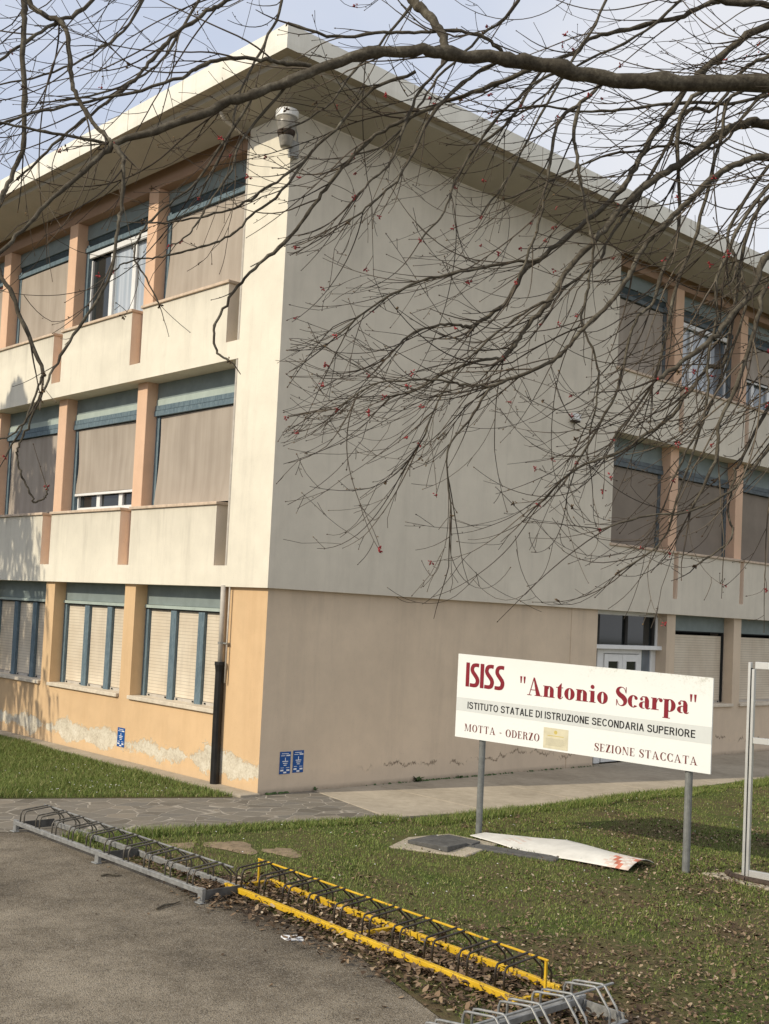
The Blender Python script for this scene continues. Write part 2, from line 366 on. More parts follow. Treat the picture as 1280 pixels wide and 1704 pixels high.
# ------------------------------------------------------------------ the school building
ZOH, ZN, ZC, ST = 2.90, 3.21, 4.165, 3.379          # overhang, notch floor, coping top, storey
ZB2, ZN2, ZC2, ZBEAM = 6.279, 6.56, 7.514, 9.57
X0, BX = 8.153, 2.6016                                # gable wall length, bay on that side
YP, Y1, BY = .976, 1.309, 2.7067                      # corner pier, first parapet, bay on the long side
NB = 4
YE, XE = 12.2, 18.4
PL = [3.708+k*BY for k in range(3)]                   # pillar starts, long side
PG = [10.40+k*BX for k in range(3)]

school = thing('school_building', 'three storey cream and orange school building with flat overhanging roof and beige window blinds', 'building')

def fb(mb, side, a0, a1, d0, d1, z0, z1, m=0):
    if side == 'L': mb.box(d0, d1, a0, a1, z0, z1, m)
    else: mb.box(a0, a1, d0, d1, z0, z1, m)
    return mb

# plain end wall and corner pier: one continuous shell
w = MB()
w.box(0, .47, 0, YP, ZOH, 9.90, 0); w.m[-4] = 1       # its gable side carries the gable paint
w.box(.47, X0, 0, .3, ZOH, 9.90, 1)
w.build('wall', ['cream', 'gable'], school)
g = MB()
g.box(.07, .6, .07, 1.1, 0, ZOH, 0); g.m[-4] = 1
g.box(.6, 7.13, .07, .6, 0, ZOH, 1); g.box(7.13, 7.93, .062, .6, 0, ZOH, 1)
g.box(.07, .6, 1.1, YE, 0, 1.03, 0)
g.box(10.28, XE, .07, .6, 0, 1.02, 1)
g.build('ground_floor_wall', ['orange', 'beige'], school)
for z0, z1 in ((ZOH, ZN), (ZB2, ZN2)):
    fb(MB(), 'L', YP, YE, 0, .8, z0, z1).build('floor_band', 'cream', school)
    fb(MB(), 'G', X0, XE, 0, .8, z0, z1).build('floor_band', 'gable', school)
MB().box(.78, XE-.1, .78, YE-.1, .05, 9.6).build('dark_core', 'interior', school)  # solid filler box, the gloom of unlit rooms put into its colour
b = MB(); b.box(.19, .6, YP, YE, ZBEAM, 9.9); b.build('beam', 'shaded_beam', school)
b = MB(); b.box(X0, XE, .19, .6, ZBEAM-.02, 9.9); b.build('beam', 'shaded_beam', school)
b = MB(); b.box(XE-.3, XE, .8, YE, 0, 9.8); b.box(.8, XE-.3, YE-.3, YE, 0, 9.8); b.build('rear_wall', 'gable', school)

def parapet(side, a0, a1, z0, zc, mat):
    p = MB(); fb(p, side, a0, a1, 0, .31 if side == 'L' else .18, z0, zc-.05)
    ends = (-4, -2) if side == 'L' else (-1, -3)
    for e in ends: p.m[e] = 1
    o = p.build('parapet', [mat, 'notch'], school)
    fb(MB(), side, a0-.03, a1+.03, -.035, .35 if side == 'L' else .22, zc-.047, zc).build('coping', 'coping', o, bevel=.006)
for zn, zc in ((ZN, ZC), (ZN2, ZC2)):
    for k in range(NB): parapet('L', Y1+k*BY, Y1+k*BY+2.371, zn, zc, 'parapet')
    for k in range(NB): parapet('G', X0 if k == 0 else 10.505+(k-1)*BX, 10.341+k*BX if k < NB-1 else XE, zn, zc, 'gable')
for z0, z1 in ((ZN, ZB2), (ZN2, ZBEAM)):
    for a in PL: fb(MB(), 'L', a, a+.298, .19, .62, z0, z1).build('pillar', 'peach', school, bevel=.006)
    for a in PG: fb(MB(), 'G', a, a+.30, .19, .62, z0, z1-(.02 if z1 == ZBEAM else 0)).build('pillar', 'peach', school, bevel=.006)
for k in range(4): fb(MB(), 'L', 3.52+k*BY, 3.842+k*BY if k < 3 else YE, .07, .62, 1.03, ZOH).build('pillar', 'orange', school)
for k in range(4): fb(MB(), 'G', 10.283+k*BX, 10.59+k*BX if k < 3 else XE, .07, .62, 1.02, ZOH).build('pillar', 'beige', school)
fb(MB(), 'G', 10.28, 10.29, .08, .62, 0, 1.0).build('door_jamb', 'beige', school)

def cloth(side, a0, a1, z0, z1, d, seed, lift=0.0):
    """a hanging blind: a grid with slack folds and one corner that sags"""
    na, nz = 15, 15; mb = MB(); r = random.Random(seed); ph = [r.uniform(0, 6.28) for _ in range(4)]
    V = []
    for j in range(nz):
        for i in range(na):
            u, v = i/(na-1), j/(nz-1)
            wv = .010*math.sin(u*9+ph[0])*(1-v)+.012*math.sin(v*5+ph[1]+u*3)
            pull = .05*max(0, math.sin(PI*min(1, (1-v)*1.15)))*(u**6) if seed % 2 else 0
            a = a0+(a1-a0)*u-pull; z = z0+(z1-z0)*v+lift*(1-v)*u; dd = d+wv-.05*(1-v)**3*(seed % 3 == 1)
            V.append((dd, a, z) if side == 'L' else (a, dd, z))
    F = [(j*na+i, j*na+i+1, (j+1)*na+i+1, (j+1)*na+i) for j in range(nz-1) for i in range(na-1)]
    return mb.add(V, F)

def blind_window(side, a0, a1, zs, zh, top, bottom, seed):
    """timber frame with a box head; bottom = height of the blind's hem (None: raised)"""
    w = MB(); F = lambda *a: fb(w, side, *a)
    F(a0, a1, .40, .62, zh-.28, zh, 1)
    if top:
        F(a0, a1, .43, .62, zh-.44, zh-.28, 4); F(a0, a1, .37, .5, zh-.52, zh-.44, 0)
    else:
        F(a0, a1, .385, .62, zh-.38, zh-.28, 2)
        F(a0, a1, .365, .5, zh-.465, zh-.385, 0); F(a0, a1, .35, .5, zh-.56, zh-.475, 0)
    for e0, e1 in ((a0, a0+.05), (a1-.10, a1)): F(e0, e1, .40, .5, zs, zh-.38, 0)
    F(a0, a1, .40, .62, zs-.9, zs, 1)
    o = w.build('window', ['timber' if side == 'L' else 'timber_dark', 'box', 'box_sunlit' if side == 'L' else 'box', 'dark_gap', 'timber_shadow'], school)
    zt = zh-(.52 if top else .56)
    hem = bottom if bottom is not None else zt-.10
    if bottom is not None:
        lift = .10 if (top and seed == 12) else 0
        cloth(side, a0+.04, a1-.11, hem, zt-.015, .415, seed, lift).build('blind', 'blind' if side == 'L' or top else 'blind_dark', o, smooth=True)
    if bottom is None or bottom > zs+.12:
        fr = MB(); F2 = lambda *a: fb(fr, side, *a)
        b0, b1 = a0+.05, a1-.10
        if bottom is None: F2(b0, b1, .41, .46, zt-.12, zt-.02)
        else: F2(b0, b1, .40, .435, hem-.05, hem-.005)
        F2(b0, b1, .46, .54, zs, zs+.09)
        n = 3
        for i in range(n+1):
            c = b0+(b1-b0)*i/n; wd = .045 if i in (0, n) else .06
            F2(max(b0, c-wd), min(b1, c+wd), .46, .54, zs+.09, hem-.05)
        fr.build('inner_frame', 'white_pvc', o, bevel=.005)
        for i in range(n):
            c0, c1 = b0+(b1-b0)*i/n, b0+(b1-b0)*(i+1)/n
            q = MB(); fb(q, side, c0+.02, c1-.02, .505, .52, zs+.05, hem)
            q.build('pane', 'glass_light' if (bottom is None and i != n-1) else ('glass' if side == 'G' else 'glass_dark'), o)
    else:
        fb(MB(), side, a0+.05, a1-.10, .54, .55, zs, zt).build('pane', 'glass_dark', o)

def spansL(k): return (YP if k == 0 else PL[k-1]+.298, PL[k] if k < 3 else YE)
def spansG(k): return (X0 if k == 0 else PG[k-1]+.30, PG[k] if k < 3 else XE)
hems_mid = [4.22, 4.535, 4.22, 4.22]; hems_top = [7.55, None, 7.60, 7.55]
for k in range(NB):
    a0, a1 = spansL(k)
    blind_window('L', a0, a1, ZC+.02, ZB2, False, hems_mid[k], k*2+1)
    blind_window('L', a0, a1, ZC2+.02, ZBEAM, True, hems_top[k], k*4+4)
    a0, a1 = spansG(k)
    blind_window('G', a0, a1, ZC+.02, ZB2, False, 4.20, k+20)
    blind_window('G', a0, a1, ZC2+.02, ZBEAM-.02, True, [7.55, None, 8.25, 7.55][k], k+32)

def shutter_window(side, a0, a1, zs, zh, three):
    w = MB(); F = lambda *a: fb(w, side, *a)
    F(a0, a1, .30, .62, zh-.32, zh, 1)
    if three:
        F(a0, a1, .265, .40, zh-.375, zh-.325, 2); F(a0, a1, .29, .40, zh-.40, zh-.378, 3)
        for c0, c1 in ((a1-.10, a1), (a1-.90, a1-.74), (a1-1.66, a1-1.50), (a0, a0+.06)): F(c0, c1, .285, .40, zs, zh-.40, 0)
    else:
        F(a0, a1, .31, .40, zh-.345, zh-.325, 3)
        F(a1-.05, a1, .30, .40, zs+.02, zh-.345, 3); F(a0, a0+.04, .30, .40, zs, zh-.36, 0)
    F(a0, a1, .42, .62, zs-.02, zh-.4, 3)
    o = w.build('window', ['timber', 'box', 'box_sunlit', 'dark_gap'], school)
    cols = ((a0+.06, a1-1.66), (a1-1.50, a1-.90), (a1-.74, a1-.10)) if three else ((a0+.04, a1-.05),)
    for c0, c1 in cols:
        q = MB(); fb(q, side, c0+.006, c1-.006, .335, .39, zs+.05, zh-.40, 0)
        s = q.build('roller_shutter', 'shutter', o)
        q = MB(); fb(q, side, c0+.01, c1-.01, .325, .39, zs+.0, zs+.046, 0)
        for e in (c0+.08, c1-.08): fb(q, side, e-.015, e+.015, .31, .33, zs+.012, zs+.035, 1)
        q.build('bottom_bar', ['slat_bar', 'dark_gap'], s)
    q = MB(); fb(q, side, a0-.02 if not three else a0+.02, a1+.01, .02, .40, zs-.06, zs, 0)
    q.build('sill', 'sill', o, bevel=.006)
for k in range(NB): shutter_window('L', 1.1 if k == 0 else 3.842+(k-1)*BY, 3.52+k*BY, 1.092, ZOH, True)
for k in range(1, NB): shutter_window('G', 10.59+(k-1)*BX, 10.283+k*BX, 1.08, ZOH, False)

# entrance door with fanlight and side light
d = MB(); d.box(7.93, 10.28, .30, .38, 2.82, ZOH); d.box(8.20, 8.24, .28, .38, 2.25, 2.82); d.box(10.21, 10.28, .27, .38, 2.25, 2.82); d.box(7.95, 10.32, .17, .38, 2.17, 2.25)
d.box(8.30, 8.50, .30, .38, 0, 2.17); d.box(9.70, 9.78, .30, .38, 0, 2.17); d.box(10.10, 10.28, .30, .38, 0, 2.17); d.box(8.50, 9.70, .30, .38, 2.08, 2.17)
door = d.build('door', 'white_pvc', school, bevel=.006)
for x0, x1 in ((8.505, 9.095), (9.105, 9.695)):
    q = MB(); q.box(x0, x0+.13, .275, .33, .02, 2.07); q.box(x1-.13, x1, .275, .33, .02, 2.07); q.box(x0+.13, x1-.13, .275, .33, 1.93, 2.07)
    q.box(x0+.13, x1-.13, .275, .33, .02, .5); q.box(x0+.13, x1-.13, .275, .33, .95, 1.1); q.build('leaf', 'white_pvc', door, bevel=.004)
    q = MB(); q.box(x0+.12, x1-.12, .30, .31, .45, 1.95); q.build('pane', 'glass_dark', door)
q = MB(); q.box(9.78, 10.10, .33, .34, .1, 2.17); q.build('pane', 'glass', door)
q = MB(); q.box(7.93, 10.21, .34, .35, 2.25, 2.82); q.box(7.93, 8.30, .36, .37, .0, 2.17); q.build('pane', 'glass_dark', door)  # fanlight pane; second box is a dark sheet painting the unlit gap
for x0 in (9.19, 8.26, 10.13): MB().box(x0, x0+.08, .30, .335, 2.25, 2.82).build('fanlight_bar', 'interior', door)

# flat roof: swept round the corner with a mitre
OX, OYR = .90, 1.033
def sweep(mb, prof, m=0):
    """prof: (outward offset, z on the long side, z on the gable side)"""
    def ring(d, zl, zg): return [(-d, YE+.4, zl), (-d, -d*OYR, (zl+zg)/2), (XE+.4, -d*OYR, zg)]
    R_ = [ring(*p) for p in prof]
    for A, B in zip(R_, R_[1:]):
        for i in (0, 1): mb.poly([A[i], A[i+1], B[i+1], B[i]], m)
    return mb
f = sweep(MB(), [(.76, 9.985, 9.985), (.9, 10.0, 10.0), (.905, 10.09, 10.09), (.9, 10.335, 10.335), (.72, 10.345, 10.345)])
f.m[0] = f.m[1] = 1
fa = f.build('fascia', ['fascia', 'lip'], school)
for k in range(1, 9): MB().box(-.906, -.899, k*1.5-.004, k*1.5+.004, 10.005, 10.333).build('fascia_joint', 'lip', fa)
for k in range(1, 13): MB().box(k*1.5-.004, k*1.5+.004, -.936, -.929, 10.005, 10.333).build('fascia_joint', 'lip', fa)
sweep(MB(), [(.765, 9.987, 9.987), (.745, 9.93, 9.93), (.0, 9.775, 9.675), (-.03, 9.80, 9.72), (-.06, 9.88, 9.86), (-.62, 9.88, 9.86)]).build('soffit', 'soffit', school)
MB().poly([(-.72, YE+.4, 10.345), (-.72, -.744, 10.345), (XE+.4, -.744, 10.345), (XE+.4, YE+.4, 10.345)]).build('roof', 'roof', school)

# ------------------------------------------------------------------ fixtures on the walls
dp = thing('downpipe', 'thin grey drainpipe with black casing at the foot beside the orange corner pier', 'drainpipe', (.0, 1.02, 0))
o_ = (0, 1.02, 0)
q = MB(); q.tube([(-.55, 1.0, 9.93), (-.55, 1.0, 9.82), (-.46, 1.0, 9.72), (-.2, 1.01, 9.66), (.03, 1.028, 9.60), (.036, 1.028, 9.50), (.036, 1.028, 8.2), (.036, 1.028, 3.3), (.036, 1.028, 2.9)], .030, 10)
q.tube([(.0, 1.03, 2.92), (.0, 1.02, 2.5), (.0, 1.01, 1.75)], .040, 10); q.tube([(.02, .90, 2.9), (.02, .90, 1.5)], .014, 6)
q.build('pipe', ['pipe_paint'], dp, smooth=True, origin=o_)
q = MB(); q.tube([(.0, 1.01, 1.80), (.0, 1.01, 1.755), (.0, 1.01, 1.75), (.0, 1.01, 1.66), (.0, 1.01, .9), (.0, .995, .0)], [.082, .084, .078, .066, .066, .066], 12)
q.build('casing', 'black_pipe', dp, origin=o_)
q = MB(); q.tube([(.0, 1.02, 2.06), (.0, 1.02, 2.09)], .048, 10); q.box(0, .08, .88, 1.02, 2.062, 2.085); q.build('bracket', 'zinc', dp, origin=o_)

fl = thing('floodlight', 'round white rimmed floodlight on a bracket at the top of the corner', 'lamp', (-.20, -.13, 9.15))
q = MB(); q.lathe((0, 0, 0), [(.07, -.06), (.08, -.04), (.108, .10), (.142, .25), (.150, .36)], 24); q.build('bowl', 'lamp_glass', fl, smooth=True)
q = MB(); q.lathe((0, 0, 0), [(.150, .355), (.162, .36), (.164, .44), (.155, .462), (.09, .48)], 24); q.build('rim', 'white_pvc', fl, bevel=.004)
q = MB(); q.lathe((0, 0, 0), [(.109, .09), (.115, .10), (.131, .155), (.127, .17)], 24); q.build('clamp', 'rust', fl)
q = MB(); q.box(.12, .26, .02, .09, -.14, .10); q.tube([(.15, .02, .33), (.22, .02, .2), (.24, .04, -.02), (.22, .10, -.12)], .012, 6); q.box(.08, .14, .0, .06, -.02, .06)
q.build('bracket', 'zinc', fl)

sb = thing('sensor_box', 'small pale box with a dark underside fixed high on the plain gable wall', 'alarm box', (6.85, 0, 6.24))
q = MB(); q.box(-.10, .10, -.11, -.0, .03, .15); q.build('housing', 'white_pvc', sb, bevel=.01)
q = MB(); q.box(-.085, .085, -.10, -.005, .0, .028); q.tube([(.05, -.02, .0), (.0, -.02, -.06), (.04, -.015, -.12), (.2, -.012, -.12)], .006, 5); q.build('connector', 'rust', sb)

def sticker(label, loc, rz, w=.20, h=.315):
    s = thing('earth_sticker', label, 'sticker', loc, rz, 'blue earth symbol stickers')
    q = MB(); q.box(-w/2, w/2, -.004, 0, 0, h); q.build('plate', 'blue', s)
    q = MB(); B = lambda x0, x1, z0, z1: q.box(x0*w, x1*w, -.0065, -.004, z0*h, z1*h)
    B(-.03, .03, .58, .73); B(-.26, .26, .545, .58); B(-.20, .20, .46, .495); B(-.13, .13, .375, .41)
    B(.08, .44, .80, .86); B(-.40, -.02, .81, .835); B(-.34, .30, .90, .925)
    B(-.42, -.14, .13, .20); B(.14, .42, .13, .20); B(-.14, .14, .035, .10); B(-.40, -.1, .27, .29); B(.1, .40, .27, .29)
    q.build('symbol', 'white', s)
sticker('blue earth symbol sticker on the orange wall under the second window', (.069, 3.70, .235), -PI/2, .22, .31)
sticker('blue earth symbol sticker on the beige wall, the one nearer the corner', (.54, .068, .275), 0)
sticker('blue earth symbol sticker on the beige wall, farther from the corner', (.785, .068, .283), 0)

# ------------------------------------------------------------------ the setting: ground
def sheet(name, pts, z, mat):
    o = MB().poly([(x, y, z) for x, y in pts]).build(name, mat); return tag(o, kind='structure')
g = MB(); g.box(-150, 150, -150, 150, -.3, -.02); tag(g.build('ground', 'soil'), kind='structure')
sheet('asphalt', [(-60, 22), (-60, -60), (-4.9, -60), (-4.9, -9.5), (-4.55, -8.3), (-4.33, -7.48), (-3.86, -6.2), (-3.66, -5), (-3.5, -4.2), (-3.66, -3.4), (-3.74, -2), (-3.79, -.85), (-12, 2.5)], .0, 'asphalt')
sheet('path', [(-12, 2.5), (-3.79, -.85), (-3.72, -1.17), (-2.78, -1.36), (-.9, -1.66), (.57, -1.95), (1.07, -.14), (1.1, .3), (-.05, .3), (-.35, .05), (-.55, .13), (-3.21, 1.23), (-12, 4.85)], .004, 'paving')
pv = MB()
edges = [(.57, 1.10), (2.22, 2.34), (4.30, 4.40), (6.32, 6.42), (8.4, 8.48), (10.5, 10.56), (12.6, 12.66), (14.7, 14.76), (16.8, 16.85), (24, 24)]
for (a, a2), (b, b2) in zip(edges, edges[1:]):
    pv.prism([(a+.02, -2.02 if a < 1 else -2.30), (b-.0, -2.31), (b2-.0, .2), (a2+.02, .2)], -.1, .010)
tag(pv.build('concrete_pavement', 'concrete', bevel=.004), kind='structure')
sheet('lawn', [(-3.72, -1.17), (-2.78, -1.36), (-.9, -1.66), (.57, -1.95), (.62, -2.32), (60, -2.45), (60, -60), (-4.9, -60), (-4.9, -9.5), (-4.55, -8.3), (-4.33, -7.48), (-3.86, -6.2), (-3.66, -5), (-3.5, -4.2), (-3.66, -3.4), (-3.74, -2)], .003, 'soil')
sheet('grass_verge', [(-.32, .06), (-.55, .13), (-3.21, 1.23), (-12, 4.85), (-30, 12), (-30, 40), (-.28, 40)], .008, 'soil')
k = MB(); k.box(-.28, .07, .0, YE, -.1, .035); tag(k.build('path_edging', 'concrete', bevel=.006), kind='structure')
# sandy bare patches in the lawn by the grey rack
def mound(name, label, cx, cy, rx, ry, h, mat='bare_soil'):
    n, mth = 18, 6; V = [(0, 0, h)]; F = []
    r = random.Random(cx)
    off = [1+.25*math.sin(3*2*PI*j/n+r.random())+r.uniform(-.1, .1) for j in range(n)]
    for i in range(1, mth+1):
        for j in range(n):
            a = 2*PI*j/n; rr = i/mth
            V.append((rx*rr*off[j]*math.cos(a), ry*rr*off[j]*math.sin(a), h*(1-rr*rr)*(1+.25*r.uniform(-1, 1))+.002))
    for j in range(n): F.append((0, 1+j, 1+(j+1) % n))
    for i in range(mth-1):
        for j in range(n): F.append((1+i*n+j, 1+(i+1)*n+j, 1+(i+1)*n+(j+1) % n, 1+i*n+(j+1) % n))
    mb = MB().add(V, F); o = mb.build(name, mat, smooth=True); o.location = (cx, cy, .006)
    return tag(o, kind='structure')
mound('soil_patch', '', -2.32, -2.52, .22, .34, .02); mound('soil_patch', '', -2.0, -3.0, .17, .24, .014); mound('soil_patch', '', -2.75, -2.2, .18, .15, .010)

# ------------------------------------------------------------------ lettering
def catmull(pts, n=6):
    P = [np.array(p, float) for p in pts]; P = [2*P[0]-P[1]]+P+[2*P[-1]-P[-2]]; out = []
    for i in range(1, len(P)-2):
        for k in range(n):
            t = k/n; a, b, c, d = P[i-1], P[i], P[i+1], P[i+2]
            out.append(.5*((2*b)+(-a+c)*t+(2*a-5*b+4*c-d)*t*t+(-a+3*b-3*c+d)*t**3))
    out.append(P[-2]); return out
def g_rect(x0, y0, x1, y1): return [[(x0, y0), (x1, y0), (x1, y1), (x0, y1)]]
def g_poly(*p): return [list(p)]
def g_stroke(pts, w):
    q = catmull([(x, y, ww) for (x, y), ww in zip(pts, w)]); L, Rr = [], []
    for i in range(len(q)):
        a, b = q[max(i-1, 0)], q[min(i+1, len(q)-1)]
        t = np.array([b[0]-a[0], b[1]-a[1]]); t = t/(np.linalg.norm(t)+1e-9); n = np.array([-t[1], t[0]])
        c = q[i][:2]; h = abs(q[i][2])/2; L.append(tuple(c+n*h)); Rr.append(tuple(c-n*h))
    return [[Rr[i], Rr[i+1], L[i+1], L[i]] for i in range(len(q)-1)]
def g_ring(cx, cy, rx, ry, tx, ty, a0=0, a1=360, n=28):
    o = []
    for k in range(n+1):
        a = math.radians(a0+(a1-a0)*k/n); o.append(((cx+rx*math.cos(a), cy+ry*math.sin(a)), (cx+(rx-tx)*math.cos(a), cy+(ry-ty)*math.sin(a))))
    return [[o[k][0], o[k+1][0], o[k+1][1], o[k][1]] for k in range(n)]
def g_disc(cx, cy, r): return [[(cx+r*math.cos(2*PI*k/14), cy+r*math.sin(2*PI*k/14)) for k in range(14)]]
def didone(W, h):
    R_, P_, S_, O_, D_ = g_rect, g_poly, g_stroke, g_ring, g_disc
    G = {}
    G['A'] = (P_((.10, 0), (.14, 0), (.43, 1), (.37, 1))+P_((.36, 1), (.44, 1), (.84, 0), (.84-W*1.2, 0))+R_(.18, .29, .60, .29+h)+R_(.0, 0, .27, h)+R_(.84-W*1.2-.09, 0, .94, h), .96)
    G['n'] = (R_(.07, 0, .07+W, .60)+R_(0, 0, .14+W, h)+R_(0, .62-h, .07+W, .62)+O_(.385, .40, .275, .225, W, h, 0, 165)+R_(.66-W, 0, .66, .41)+R_(.66-W-.07, 0, .73, h), .77)
    G['t'] = (R_(.11, .1, .11+W, .62)+P_((.11, .61), (.11+W, .61), (.11+W, .84), (.08+W, .84))+R_(0, .62-h, .44, .62)+S_([(.11+W/2, .14), (.13+W/2, .05), (.33, .012), (.44, .12)], [W, W*.8, .05, h]), .5)
    G['o'] = (O_(.31, .31, .31, .325, W*1.02, h), .67)
    G['i'] = (R_(.08, 0, .08+W, .62)+R_(0, 0, .16+W, h)+R_(0, .62-h, .1, .62)+D_(.07+W/2, .83, .115), .22+W)
    G['S'] = (S_([(.55, .72), (.47, .91), (.30, .985), (.13, .90), (.09, .74), (.19, .60), (.40, .46), (.52, .30), (.48, .11), (.32, .015), (.15, .08), (.05, .30)],
                 [h, h, h*1.2, W*.6, W*.95, W*1.1, W*1.15, W*1.05, W*.6, h*1.2, h, h])+R_(.545, .68, .58, 1.0)+R_(.02, 0, .055, .33), .65)
    G['c'] = (O_(.31, .31, .31, .325, W, h, 48, 318)+D_(.46, .49, .088), .60)
    G['a'] = (R_(.33, .10, .33+W, .45)+S_([(.12, .50), (.19, .60), (.31, .605), (.40, .56), (.33+W/2, .43)], [h, h*1.2, h*1.4, W*.7, W])+D_(.14, .475, .082)
              + O_(.23, .165, .22, .18, W*.85, h, 75, 300)+R_(.22, .32, .36, .32+h)+S_([(.33+W/2, .12), (.36+W/2, .05), (.54, .01), (.63, .06)], [W, W*.75, h*1.6, h]), .65)
    G['r'] = (R_(.07, 0, .07+W, .62)+R_(0, 0, .20+W, h)+R_(0, .62-h, .1, .62)+S_([(.06+W, .38), (.12+W, .55), (.22+W, .605), (.30+W, .58)], [h, h, h*1.3, h])+D_(.30+W, .52, .098), .40+W)
    G['p'] = (R_(.07, -.36, .07+W, .62)+R_(0, -.36, .17+W, -.36+h)+R_(0, .62-h, .1, .62)+O_(.36, .31, .32, .325, W, h, -150, 150), .73)
    G['"'] = (P_((.0, 1), (.13, 1), (.095, .62), (.035, .62))+P_((.22, 1), (.35, 1), (.315, .62), (.255, .62)), .47)
    G['M'] = (R_(.09, 0, .09+h, 1)+P_((.05, 1), (.09+W*1.1, 1), (.54, 0), (.48, 0))+P_((.50, 0), (.53, 0), (.87, 1), (.84, 1))+R_(.84, 0, .84+W, 1)+R_(0, 0, .2, h)+R_(.76, 0, .92+W, h)+R_(.0, 1-h, .12, 1)+R_(.84, 1-h, .92+W, 1), 1.0+W)
    G['O'] = (O_(.41, .5, .41, .515, W*1.1, h), .88)
    G['T'] = (R_(.40-W/2, 0, .40+W/2, 1)+R_(.02, 1-h, .78, 1)+R_(.02, .72, .05, 1)+R_(.75, .72, .78, 1)+R_(.27, 0, .53, h), .84)
    G['D'] = (R_(.07, 0, .07+W, 1)+R_(0, 0, .35, h)+R_(0, 1-h, .35, 1)+O_(.33, .5, .45, .5, W*1.1, h, -90, 90), .84)
    G['E'] = (R_(.07, 0, .07+W, 1)+R_(0, 0, .62, h)+R_(0, 1-h, .60, 1)+R_(.07, .5, .42, .5+h)+R_(.41, .38, .44, .64)+R_(.59, 0, .62, .28)+R_(.57, .74, .60, 1), .70)
    G['R'] = (R_(.07, 0, .07+W, 1)+R_(0, 0, .28, h)+R_(0, 1-h, .35, 1)+O_(.33, .75, .31, .25, W, h, -90, 90)+R_(.1, .5, .36, .5+h)+S_([(.40, .50), (.54, .40), (.58, .20), (.62, .04), (.76, .03)], [h, W*.9, W, W*.7, h]), .80)
    G['Z'] = (R_(.03, 1-h, .64, 1)+R_(.02, 0, .66, h)+P_((.02, 0), (.04+W*1.3, 0), (.64, 1), (.62-W*1.3, 1))+R_(.03, .74, .06, 1)+R_(.63, 0, .66, .28), .72)
    G['I'] = (R_(.07, 0, .07+W, 1)+R_(0, 0, .14+W, h)+R_(0, 1-h, .14+W, 1), .22+W)
    G['N'] = (R_(.09, 0, .09+h, 1)+P_((.02, 1), (.06+W*1.2, 1), (.74, 0), (.70-W*.3, 0))+R_(.72, 0, .72+h, 1)+R_(0, 0, .21, h)+R_(.61, 1-h, .84, 1), .90)
    G['C'] = (O_(.41, .5, .41, .515, W*1.1, h, 42, 318)+R_(.69, .68, .72, 1.0)+R_(.69, .0, .72, .30), .80)
    G['-'] = (R_(.05, .34, .36, .44), .44)
    G[' '] = ([], .38)
    return G
def set_text(mb, text, G, a0, a1, b, h, y, place, m=0, track=.02):
    """lay glyph polygons from a0 to a1 on a baseline b, cap height h, at depth y; place() maps (a, depth, b) to the panel"""
    wid = sum(G[c][1]+track for c in text)-track; sx = (a1-a0)/wid; x = 0; k = 0
    for c in text:
        for piece in G[c][0]:
            k += 1
            pts = [place(a0+(x+px)*sx, y-.00018*(k % 7), b+py*h) for px, py in piece]
            n = sum((piece[i][0]*piece[(i+1) % len(piece)][1]-piece[(i+1) % len(piece)][0]*piece[i][1]) for i in range(len(piece)))
            mb.poly(pts if n > 0 else pts[::-1], m)
        x += G[c][1]+track
    return mb
def set_words(text, G, a0, a1, b, h, y, place, mat, parent, track=.02):
    """the same line of text as one lettering part per word"""
    wid = sum(G[c][1]+track for c in text)-track; sx = (a1-a0)/wid; x = 0
    for wd in text.split(' '):
        ww = sum(G[c][1]+track for c in wd)-track
        q = MB(); set_text(q, wd, G, a0+x*sx, a0+(x+ww)*sx, b, h, y, place, 0, track); q.build('lettering', mat, parent)
        x += ww+track+G[' '][1]+track
